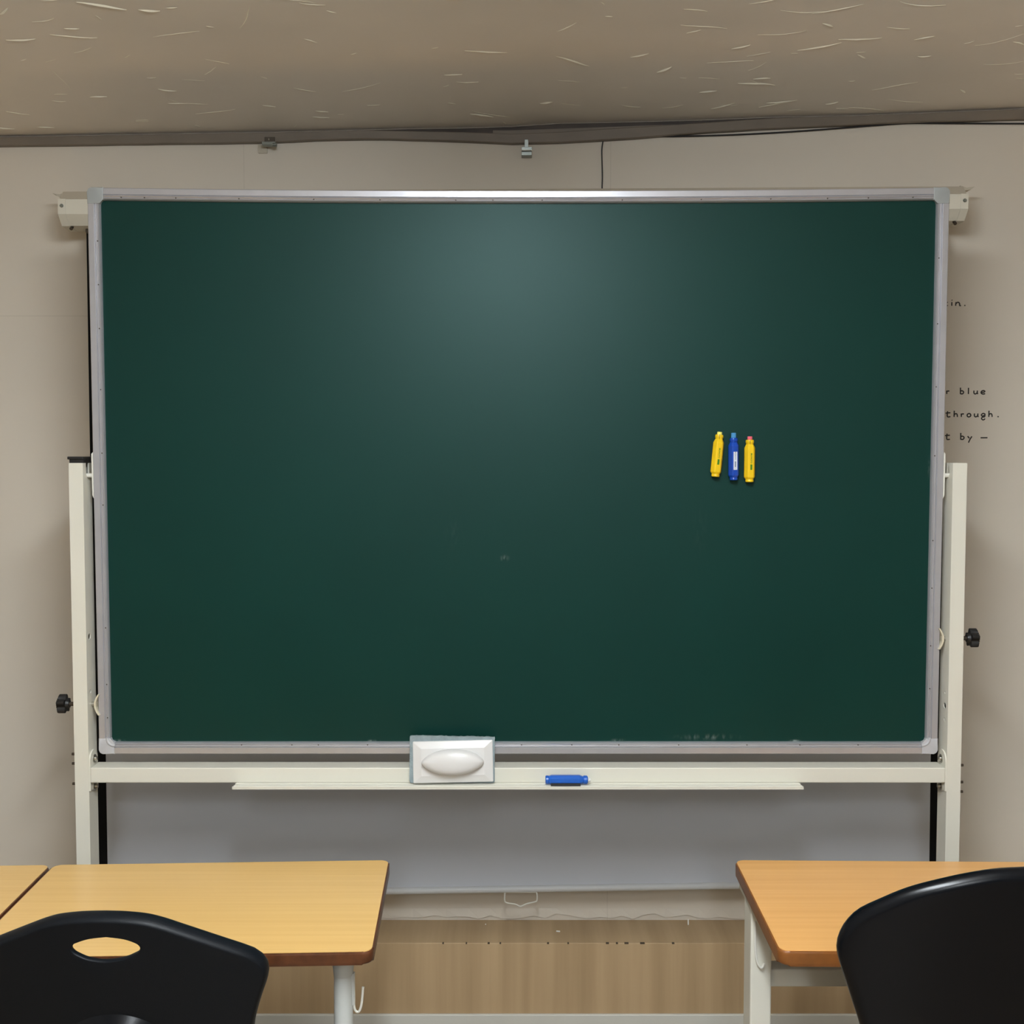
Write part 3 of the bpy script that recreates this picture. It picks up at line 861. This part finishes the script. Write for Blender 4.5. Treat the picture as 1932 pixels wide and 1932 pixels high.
holder('yellow chalk holder holding pink chalk, stuck upright on the green board', 'holder_yellow', 'chalk_pink', pa, (lean, 0, 0), chalk_len=.0070)
# blue holder lying on the tray
pt = PY(1029, 1470, PF - .022)
lay = thing('chalk_holder', 'blue chalk holder with white chalk lying on the white chalk tray', 'chalk holder', (pt.x, PF - .0235, TRAY_TOP), rot=(0, 0, 0))
def lx(a): return pt.x + a
bm = NB()
stt = [(.007, .0075), (.0125, .0098), (.072, .0098), (.0795, .0070)]
cz, cyy = TRAY_TOP + .0105, PF - .0225
octo = [math.radians(22.5 + 45 * k) for k in range(8)]
rs = [[bm.verts.new((lx(x), cyy + 1.08 * r * math.cos(a), cz + 1.08 * r * math.sin(a))) for a in octo] for x, r in stt]
for a, b in zip(rs, rs[1:]):
    for k in range(8): bm.faces.new((a[k], a[(k + 1) % 8], b[(k + 1) % 8], b[k]))
bm.faces.new(rs[0]); bm.faces.new(list(reversed(rs[-1])))
obj('barrel', bm, 'holder_tray_blue', lay, 14)
bm = NB(); cyl(bm, (lx(0), cyy, cz), (lx(.008), cyy, cz), .0090, n=24, bev=.0015); obj('base_ring', bm, 'holder_tray_blue', lay, 35)
bm = NB(); cyl(bm, (lx(.079), cyy, cz), (lx(.0895), cyy, cz), .0090, n=24, bev=.002); obj('collar', bm, 'holder_tray_blue', lay, 35)
bm = NB(); cyl(bm, (lx(.0895), cyy, cz), (lx(.0955), cyy, cz), .0052, .0038, n=16, bev=.001); obj('chalk', bm, 'chalk_white', lay, 35)
bm = NB(); box(bm, lx(.011), lx(.074), cyy - .0118, cyy - .0075, TRAY_TOP, TRAY_TOP + .0055, .0006, 1); obj('magnet_strip', bm, 'magnet', lay, label='dark magnet strip')

# ------------------------------------------------------------------ board eraser leaning on the frame
ec = PY(852.5, 1477, PF - .025)
er = thing('board_eraser', 'white plastic board eraser with a grey felt pad leaning upright on the chalk tray', 'board eraser', (ec.x, PF - .0187, TRAY_TOP + .0021), rot=(math.radians(-8), 0, 0))
random.seed(3)
bm = NB(); W2, H2 = .0905, .099
# felt with slightly fluffy edge
poly = []
for k in range(40): poly.append((-W2 + .002 + 2 * W2 * k / 40, .0005 * random.random()))
for k in range(30): poly.append((W2 - .0005 * random.random(), .0015 + (H2 - .004) * k / 30))
for k in range(40): poly.append((W2 - 2 * W2 * k / 40, H2 - .003 + .003 * (k / 40) + random.uniform(-.0007, .0009)))
for k in range(30): poly.append((-W2 + .002 * (1 - k / 30) * 0 + .0006 * random.random(), H2 - .001 - (H2 - .003) * k / 30))
prism(bm, poly, lambda a, b, h: Vector((a, h, b)), .0135, .001, .001, 1)
obj('felt_pad', bm, 'felt', er)
rot = math.radians(1.3)
def erp(a, b): return (a * math.cos(rot) - b * math.sin(rot) + .002, a * math.sin(rot) + b * math.cos(rot) + .0455)
def plate_ring(hw, hh, y, r=.002):
    return [Vector((erp(a, b)[0], y, erp(a, b)[1])) for a, b in rrect(-hw, hw, -hh, hh, r, 3)]
bm = NB()
rs = [[bm.verts.new(v) for v in plate_ring(hw, hh, y, r)] for hw, hh, y, r in ((.0845, .0435, .001, .002), (.0845, .0435, -.004, .002), (.0835, .0425, -.005, .002), (.068, .0295, -.0095, .0015), (.067, .0285, -.0100, .001))]
for a, b in zip(rs, rs[1:]):
    n = len(a)
    for k in range(n): bm.faces.new((a[k], a[(k + 1) % n], b[(k + 1) % n], b[k]))
bm.faces.new(rs[0]); bm.faces.new(list(reversed(rs[-1])))
obj('plate', bm, 'eraser_white', er, 20)
# lens shaped grip
bm = NB(); n = 48; rows = []
def lens(t):      # outline of the grip
    a = math.cos(t); b = math.sin(t)
    return a * .0655, math.copysign(abs(b) ** 1.25, b) * .0275
for h, s in ((-.006, .93), (-.012, .96), (-.016, 1.0), (-.020, 1.0), (-.0235, .965), (-.027, .88), (-.030, .74), (-.032, .55), (-.0332, .3)):
    row = []
    for k in range(n):
        a, b = lens(2 * math.pi * k / n)
        a, b = erp(a * s, b * s + .0005); row.append(bm.verts.new((a, h, b)))
    rows.append(row)
for a, b in zip(rows, rows[1:]):
    for k in range(n): bm.faces.new((a[k], a[(k + 1) % n], b[(k + 1) % n], b[k]))
bm.faces.new(rows[0])
c = bm.verts.new((erp(0, .0005)[0], -.0336, erp(0, .0005)[1]))
for k in range(n): bm.faces.new((rows[-1][k], rows[-1][(k + 1) % n], c))
obj('grip', bm, 'eraser_white', er, 50)

# ------------------------------------------------------------------ desks
ZD = 0.70
def desk_axes(pxa, pxb):
    a = PZ(*pxa, ZD); b = PZ(*pxb, ZD); u = (b - a); u.z = 0; u.normalize(); return a, b, u, Vector((u.y, -u.x, 0))   # v points towards the camera
def slab(bm, o, u, v, w, d, z1, th, r, bev):
    poly = rrect(0, w, 0, d, r, 6)
    t = NB()
    A = [t.verts.new(Vector(o) + u * a + v * b + Vector((0, 0, z1 - ZD))) for a, b in poly]
    B = [t.verts.new(Vector(o) + u * a + v * b + Vector((0, 0, z1 - ZD - th))) for a, b in poly]
    t.faces.new(A); t.faces.new(list(reversed(B)))
    for k in range(len(poly)): t.faces.new((A[k], B[k], B[(k + 1) % len(poly)], A[(k + 1) % len(poly)]))
    if bev: bmesh.ops.bevel(t, geom=[e for e in t.edges if abs(e.verts[0].co.z - e.verts[1].co.z) < 1e-5], offset=bev, segments=3, affect='EDGES', profile=.5)
    merge(bm, t)
def desk_top(t, o, u, v, w, d, topm, edgem, th=.021):
    bm = NB(); slab(bm, o, u, v, w, d, ZD - .0008, th, .018, .005)
    e = obj('edge_band', bm, edgem, t, 40)
    bm = NB(); slab(bm, o + u * .0025 + v * .0025, u, v, w - .005, d - .005, ZD, .004, .016, 0)
    return obj('tabletop', bm, topm, t)
def tube_desk(name_label, o, u, v, w, d, topm, edgem, hook=True):
    ctr = o + u * w / 2 + v * d / 2
    t = thing('school_desk', name_label, 'desk', (ctr.x, ctr.y, 0))
    desk_top(t, o, u, v, w, d, topm, edgem)
    zu = ZD - .0225
    def at(a_, b_, z): q = o + u * a_ + v * b_; return Vector((q.x, q.y, z))
    for al in (.052, w - .0535):
        zc, r, b1, b0 = zu - .0155, .045, d - .055, .05
        arcs = [at(al, b1 - r + r * math.sin(math.radians(k)), zc - r + r * math.cos(math.radians(k))) for k in (0, 18, 36, 54, 72, 90)]
        low = [at(al, b1 - r + r * math.cos(math.radians(k)), .032 + r - r * math.sin(math.radians(k))) for k in (0, 18, 36, 54, 72, 90)]
        bm = NB(); tube(bm, [at(al, b0, zc)] + arcs + low + [at(al, b0 - .03, .032)], .0157, 18)
        lg = obj('leg', bm, 'tube_grey', t, 60)
        q = at(al, b1, zc - .012); bm = NB(); cyl(bm, q - Vector((0, 0, .012)), q + Vector((0, 0, .027)), .0158, .0205, 20); obj('leg_socket', bm, 'tube_grey', t, 60)
        for b_ in (b0 - .01, b1 - .06):
            q = at(al, b_, 0); bm = NB(); cyl(bm, q, q + Vector((0, 0, .019)), .013, n=14, bev=.002); obj('foot_cap', bm, 'black_plastic', lg, 40)
    bm = NB(); tube(bm, [at(.052, .10, zu - .0155), at(w - .0535, .10, zu - .0155)], .012, 12); obj('cross_tube', bm, 'tube_grey', t, 60)
    return t
a, b, u, v = desk_axes((103, 1631), (733, 1622))
DW, DD = (b - a).length + .004, 0.415
dl = tube_desk('light wooden school desk with dark brown edges and a wire hook on its leg', a - u * .001, u, v, DW, DD, 'wood_left', 'edge_brown')
o2 = a - u * (.001 + .0045 + .66) + v * .000
tube_desk('light wooden school desk pushed against the far side of another brown-edged desk', o2, u, v, .66, DD, 'wood_left', 'edge_brown')
# J hook on the leg of the left desk
lp = a - u * .001 + u * (DW - .0535) + v * (DD - .055)
hk = [(667, 1842), (668, 1880), (668, 1898), (671, 1907), (676, 1909), (680, 1903), (683, 1888), (685, 1862)]
bm = NB(); tube(bm, smooth_path([PY(x, y, lp.y - .002) for x, y in hk], 5), .0021, 8)
obj('bag_hook', bm, 'white_plastic', dl, 60, label='white wire bag hook')
q = PY(666, 1862, lp.y); bm = NB(); box(bm, q.x - .004, q.x + .003, lp.y - .005, lp.y + .005, PY(666, 1895, lp.y).z, PY(666, 1835, lp.y).z, .001)
obj('hook_plate', bm, 'tube_grey', dl)

# right desk: column legs and a rear beam
ra, rb, ru, rv = desk_axes((1386, 1622), (1932, 1625.5))
RWD, RDD = .66, .412
t = thing('school_desk', 'orange-brown wooden school desk standing apart, with flat white column legs', 'desk', (*(ra + ru * RWD / 2 + rv * RDD / 2).xy, 0))
desk_top(t, ra - ru * .001, ru, rv, RWD, RDD, 'wood_right', 'edge_orange', .0245)
yl = 2.06
for k, (pxa, pxb) in enumerate(((1415.5, 1455.5), (None, None))):
    if k == 0: xa, xb = PY(pxa, 1860, yl).x, PY(pxb, 1860, yl).x
    else:
        xr = ra.x + RWD - (xa - ra.x) ; xa, xb = xr - .038, xr
    yy = yl + ru.y / ru.x * (xa - PY(1415.5, 1860, yl).x)
    bm = NB(); box(bm, xa, xb, yy, yy + .06, .04, ZD - .0255, .003)
    lg = obj('leg', bm, 'white_metal', t)
    bm = NB(); box(bm, xa - .004, xb + .004, yy - .17, yy + .19, .006, .04, .004); obj('foot', bm, 'white_metal', lg)
    bm = NB(); box(bm, xa + .004, xb - .004, yy - .15, yy + .13, ZD - .05, ZD - .0255, .002); obj('top_bracket', bm, 'white_metal', lg)
    if k == 0: lx0, ly0 = xb, yy
    else: lx1 = xa
zt_, zb_ = PY(1500, 1829, ly0 + .012).z, PY(1500, 1862, ly0 + .012).z
bm = NB(); box(bm, lx0, lx1, ly0 + .012, ly0 + .050, zb_, zt_, .002); obj('cross_beam', bm, 'white_metal', t)
hk = [(1425, 1738), (1425, 1780), (1427, 1808), (1432, 1822), (1438, 1826), (1442, 1818)]
bm = NB(); tube(bm, smooth_path([PY(x, y, yl - .006) for x, y in hk], 5), .0022, 8)
obj('bag_hook', bm, 'white_plastic', t, 60, label='white wire bag hook')

# ------------------------------------------------------------------ chairs
def chair_shell(outer_px, cx_px, cy_px, Y0, tilt_deg, m, thick, rnd, hole_px=None, curve=.03, bottom=None):
    """backrest: outline read in the photograph on a leaning plane, thick and curved"""
    n_pl = Vector((0, math.cos(math.radians(tilt_deg)), math.sin(math.radians(tilt_deg))))
    p0 = Vector((0, Y0, .65))
    uu = Vector((1, 0, 0)); ww = n_pl.cross(uu) * -1
    if ww.z < 0: ww = -ww
    def loc(px, py):
        off = 0.0; cen = CEN[0]
        for _ in range(5):
            q = PP(px, py, p0 + n_pl * (off + far), n_pl) - p0
            off = curve * ((q.dot(uu) - cen) / .25) ** 2 if cen is not None else 0.0
        return q.dot(uu), q.dot(ww)
    CEN = [None]; far = 0.0
    CEN[0] = loc(cx_px, cy_px)[0]
    cxl, cyl_ = loc(cx_px, cy_px)
    far = thick * 0.12        # the far edge of the rim makes the outline
    right = [(loc(x, y)[0] - cxl, loc(x, y)[1]) for x, y in outer_px]    # from the top centre down one side
    right = [(abs(a), b) for a, b in right]
    right += bottom
    pts = smooth_path([Vector((a, 0, b)) for a, b in right], 4)
    half = [(p.x, p.z) for p in pts]
    loop = half + [(-a, b) for a, b in reversed(half[1:-1])]
    c0 = cyl_
    # angular resampling around the centre
    N = 144
    def radius(lp, ang):
        d = Vector((math.sin(ang), math.cos(ang))); best = 0
        for k in range(len(lp)):
            a = Vector((lp[k][0], lp[k][1] - c0)); b = Vector((lp[(k + 1) % len(lp)][0], lp[(k + 1) % len(lp)][1] - c0))
            e = b - a; den = d.x * e.y - d.y * e.x
            if abs(den) < 1e-9: continue
            tt = (a.x * e.y - a.y * e.x) / den; s = (a.x * d.y - a.y * d.x) / den
            if tt > 0 and -1e-6 <= s <= 1 + 1e-6: best = max(best, tt)
        return best
    angs = [2 * math.pi * k / N for k in range(N)]
    ro = [radius(loop, a) for a in angs]
    if hole_px:
        far = -thick / 2 + .004
        hl = [(loc(x, y)[0] - cxl, loc(x, y)[1]) for x, y in hole_px]
        hs = smooth_path([Vector((a, 0, b)) for a, b in hl + hl[:1]], 4)[:-1]
        ri = [radius([(p.x, p.z) for p in hs], a) for a in angs]
    else: ri = [0.0] * N
    M = 14; SHELL = .009
    def place(a, b, h):
        y_off = curve * (a / .25) ** 2
        return p0 + uu * (a + cxl) + ww * b + n_pl * (h + y_off)
    bm = NB(); rows = []
    for k, ang in enumerate(angs):
        d = (math.sin(ang), math.cos(ang)); row = []
        r0, r1 = ri[k], ro[k]
        steps = 6
        # outline obliqueness: keep the rounding even measured across the edge
        ra, rb_ = ro[k - 1], ro[(k + 1) % N]
        dr = (rb_ - ra) / (4 * math.pi / N)
        ob = min(math.sqrt(1 + (dr / r1) ** 2), 3.5)
        rn, rim = rnd * ob, .013 * ob
        def edge(rr, sign, rnd_, half, mid):
            return [(rr - sign * rnd_ * (1 - math.sin(math.pi / 2 * q / steps)), mid, half * math.cos(math.pi / 2 * q / steps)) for q in range(steps + 1)]
        e1 = edge(r1, 1, rn, thick / 2, 0.0)
        hr = .003
        inner_r = r0 + (hr if hole_px else 0.0)
        rad = [inner_r + (r1 - rn - inner_r) * q / M for q in range(M)]
        hin = -thick / 2 + SHELL
        rend = max(r1 - rn - rim, inner_r + .004)
        radb = [inner_r + (rend - inner_r) * q / M for q in range(M + 1)]
        front = [(r, -thick / 2) for r in rad] + [(r, -h) for r, m_, h in e1]
        back = [(r, h) for r, m_, h in reversed(e1[:-1])] + [(rend + .001, thick / 2)] + [(r, hin) for r in reversed(radb)]
        path = front + back
        if hole_px:
            mid = (hin - thick / 2) / 2
            e0 = edge(r0, -1, hr, SHELL / 2, mid)
            path += [(r, m_ + h) for r, m_, h in e0[1:]] + [(r, m_ - h) for r, m_, h in reversed(e0[1:-1])]
        rows.append([bm.verts.new(place(d[0] * r, c0 + d[1] * r, h)) for r, h in path])
    L = len(rows[0])
    for k in range(N):
        a, b = rows[k], rows[(k + 1) % N]
        for q in range(L if hole_px else L - 1):
            q2 = (q + 1) % L
            try: bm.faces.new((a[q], b[q], b[q2], a[q2]))
            except ValueError: pass
    return bm, place, cxl, c0
def chair_legs(t, cx, yb, zs, w, m):
    """seat, tubular legs"""
    bm = NB()
    sw, sd = w, .40
    y0 = yb + .03
    nx_, ny_ = 16, 14; gsurf = []
    for sgn in (1, -1):
        gr = []
        for i in range(nx_ + 1):
            rowv = []
            for j in range(ny_ + 1):
                uu_, vv_ = -1 + 2 * i / nx_, -1 + 2 * j / ny_
                # rounded square mapping
                xx = uu_ * math.sqrt(1 - .35 * vv_ * vv_ * abs(uu_)); yy_ = vv_ * math.sqrt(1 - .35 * uu_ * uu_ * abs(vv_))
                z = zs - .018 * (1 - uu_ ** 2) * (1 - vv_ ** 2) - .03 * max(0, vv_ - .6) ** 2 / .16 - (0.022 if sgn < 0 else 0)
                rowv.append(bm.verts.new((cx + xx * sw / 2, y0 + sd / 2 + yy_ * sd / 2, z)))
            gr.append(rowv)
        gsurf.append(gr)
    for gr in gsurf:
        for i in range(nx_):
            for j in range(ny_): bm.faces.new((gr[i][j], gr[i + 1][j], gr[i + 1][j + 1], gr[i][j + 1]))
    T, B = gsurf
    for i in range(nx_):
        for j in (0, ny_): bm.faces.new((T[i][j], T[i + 1][j], B[i + 1][j], B[i][j]))
    for j in range(ny_):
        for i in (0, nx_): bm.faces.new((T[i][j], T[i][j + 1], B[i][j + 1], B[i][j]))
    obj('seat', bm, m, t, 40)
    for sx in (-1, 1):
        xx = cx + sx * (w / 2 - .055)
        for yy, fy in ((y0 + .06, -.05), (y0 + sd - .07, .04)):
            bm = NB(); tube(bm, smooth_path([(xx, (y0 + sd / 2), zs - .034), (xx, yy, zs - .034), (xx + sx * .008, yy + fy * .3, zs - .07), (xx + sx * .02, yy + fy, .012)], 5), .011, 12)
            lg = obj('leg', bm, 'dark_steel', t, 60)
            q = Vector((xx + sx * .02, yy + fy, 0)); bm = NB(); cyl(bm, q, q + Vector((0, 0, .022)), .0145, n=14, bev=.002); obj('foot_cap', bm, 'black_plastic', lg, 40)
        # upright joining seat and backrest
        bm = NB(); tube(bm, smooth_path([(xx - sx * .05, y0 + .16, zs - .034), (xx - sx * .05, y0 + .02, zs - .03), (xx - sx * .05, yb + .022, zs + .05), (xx - sx * .05, yb + .006, zs + .16)], 5), .010, 12)
        obj('back_support', bm, 'dark_steel', t, 60)
# left chair
outL = [(197, 1720.5), (236, 1721.8), (275, 1725.8), (304, 1732.5), (334, 1742), (393, 1761.5), (452, 1781), (484, 1793), (503, 1809), (508.5, 1825), (505, 1845), (496, 1871), (487, 1902), (481, 1932)]
holeL = [(201, 1767), (232, 1770.5), (252, 1776.5), (261, 1781.5), (264.5, 1787.5), (262, 1794), (254, 1799), (232, 1807.5), (201, 1811), (170, 1808), (149, 1800), (140, 1794), (136.5, 1787), (140, 1780.5), (149, 1776.5), (170, 1770.5)]
YCH = 1.60
chairL = thing('chair', 'black plastic chair with a grab hole in its back, tucked behind the brown-edged desk', 'chair', (PY(197, 1800, YCH).x, YCH + .2, 0))
bm, place, cxl, c0 = chair_shell(outL, 197, 1792, YCH, 11, 'chair_black', .028, .0065, holeL, .030, [(.190, -.06), (.166, -.15), (.130, -.195), (.07, -.212), (0, -.215)])
backL = obj('backrest', bm, 'chair_black', chairL, 60)
# round boss low on the back
bm = NB(); n = 48
zc = PY(212, 1893, YCH).z - .65 - .095
for (r0_, r1_, h0, h1) in ((.098, .086, -.012, -.022), (.086, .072, -.022, -.014), (.072, .060, -.014, -.021), (.060, .0, -.021, -.026)):
    A = []; B = []
    for k in range(n):
        c_, s_ = math.cos(2 * math.pi * k / n), math.sin(2 * math.pi * k / n)
        A.append(bm.verts.new(place(c_ * r0_ + .008, zc + s_ * r0_, h0)))
        if r1_ > 0: B.append(bm.verts.new(place(c_ * r1_ + .008, zc + s_ * r1_, h1)))
    if r1_ > 0:
        for k in range(n): bm.faces.new((A[k], A[(k + 1) % n], B[(k + 1) % n], B[k]))
    else:
        cc = bm.verts.new(place(.008, zc, h1))
        for k in range(n): bm.faces.new((A[k], A[(k + 1) % n], cc))
obj('round_boss', bm, 'chair_gloss', backL, 50)
chair_legs(chairL, PY(197, 1800, YCH).x, YCH + .035, .43, .42, 'chair_black')
# right chair
outR = [(1950, 1634.5), (1893, 1637), (1848, 1642.5), (1789, 1654), (1715, 1673), (1656, 1697), (1618, 1715.5), (1594, 1739), (1581, 1763), (1577, 1785), (1581, 1808), (1594, 1847), (1609, 1894), (1621, 1932)]
YCR = 1.60
chairR = thing('chair', 'black chair with a broad rounded back and glossy rim, tucked behind the orange-brown desk', 'chair', (PY(1950, 1800, YCR).x, YCR + .2, 0))
bm, place, cxr, c0 = chair_shell(outR, 1950, 1830, YCR, 9, 'chair_gloss', .028, .014, None, .034, [(.205, -.08), (.17, -.17), (.10, -.205), (0, -.21)])
backR = obj('backrest', bm, 'chair_gloss', chairR, 60, label='black back with a glossy rounded rim')
chair_legs(chairR, PY(1950, 1800, YCR).x, YCR + .035, .45, .46, 'chair_gloss')

# ------------------------------------------------------------------ small things on the wall
# clip brackets hanging from the moulding
t1 = thing('metal_clip', 'small grey metal clip with a dark screw plate, turned sideways on the ceiling moulding', 'clip', PY(508, 270, YW - .016))
Yc = YW - .0165
def pxbox(x0, x1, y0, y1, ya, yb, bev=.0006):
    A = PY(x0, y1, ya); B = PY(x1, y0, ya); b_ = NB(); return box(b_, A.x, B.x, ya, yb, A.z, B.z, bev, 1)
obj('screw_plate', pxbox(499, 518.5, 258.3, 267.5, Yc - .003, Yc), 'dark_steel', t1)
obj('screw', pxbox(505.8, 508, 260.5, 265.5, Yc - .0046, Yc - .003), 'steel', t1)
obj('arm', pxbox(494, 520, 267, 273, Yc - .020, Yc - .001), 'zinc', t1)
p = PY(518, 273, Yc - .018); bm = NB(); cyl(bm, (p.x - .005, p.y, p.z), (p.x + .006, p.y, p.z), .0045, n=14, bev=.001); obj('roller', bm, 'zinc', t1, 40)
obj('hanging_plate', pxbox(487, 504, 273, 289, YW - .004, YW - .0005), 'case_beige', t1)
t2 = thing('metal_clip', 'small shiny metal clip hanging straight down from the ceiling moulding on a short stem', 'clip', PY(993, 285, YW - .016))
obj('stem', pxbox(989.5, 997, 263, 279, Yc - .006, Yc - .002), 'zinc', t2)
obj('clip_body', pxbox(984, 1004, 277, 283, Yc - .020, Yc - .001), 'zinc', t2)
obj('clip_lip', pxbox(984, 1004, 282, 283.8, Yc - .022, Yc - .018), 'steel', t2)
obj('clip_face', pxbox(984, 1003.5, 283.8, 293, Yc - .010, YW - .0005), 'zinc', t2)
# cables
pts = [PY(x, y, YW - .004) for x, y in ((1139, 258), (1137, 270), (1135.5, 285), (1136, 310), (1136.5, 335), (1136, 358), (1136.5, 420))]
bm = NB(); tube(bm, smooth_path(pts, 5), .0016, 8)
obj('cable', bm, 'cable', None, 60, label='thin black cable hanging down from the moulding behind the top of the board', cat='cable')
pts = [PY(x, y, YW - .0035) for x, y in ((1205, 258.2), (1240, 257.6), (1290, 257), (1380, 254.5), (1470, 250), (1560, 243.8), (1640, 237.5), (1700, 233.3), (1730, 232.4), (1800, 232.8), (1932, 233.3), (2100, 234), (2300, 235))]
bm = NB(); tube(bm, smooth_path(pts, 5), .0020, 8)
obj('cable', bm, 'cable', None, 60, label='thin black cable running sideways along the wall just under the ceiling moulding', cat='cable')
# bits on the wooden ledge
p = PZ(1053, 1758, ZL); bm = NB(); cyl(bm, (p.x - .0045, p.y, p.z + .0017), (p.x + .0045, p.y - .002, p.z + .0017), .0017, n=10, bev=.0005)
obj('chalk_bit', bm, 'chalk_white', None, 40, label='small lying bit of white chalk on the wooden ledge', cat='chalk')
p = PZ(1298.5, 1745, ZL); bm = NB(); cyl(bm, (p.x, p.y, p.z), (p.x, p.y + .002, p.z + .0135), .0016, n=10, bev=.0004)
obj('chalk_stick', bm, 'chalk_white', None, 40, label='thin white stick standing upright on the wooden ledge', cat='chalk')
p = PZ(916, 1744.5, ZL); bm = NB(); cyl(bm, (p.x - .001, p.y, p.z + .001), (p.x + .0015, p.y, p.z + .001), .001, n=8)
obj('chalk_crumb', bm, 'chalk_white', None, 40, label='tiny white chalk crumb on the wooden ledge', cat='chalk')
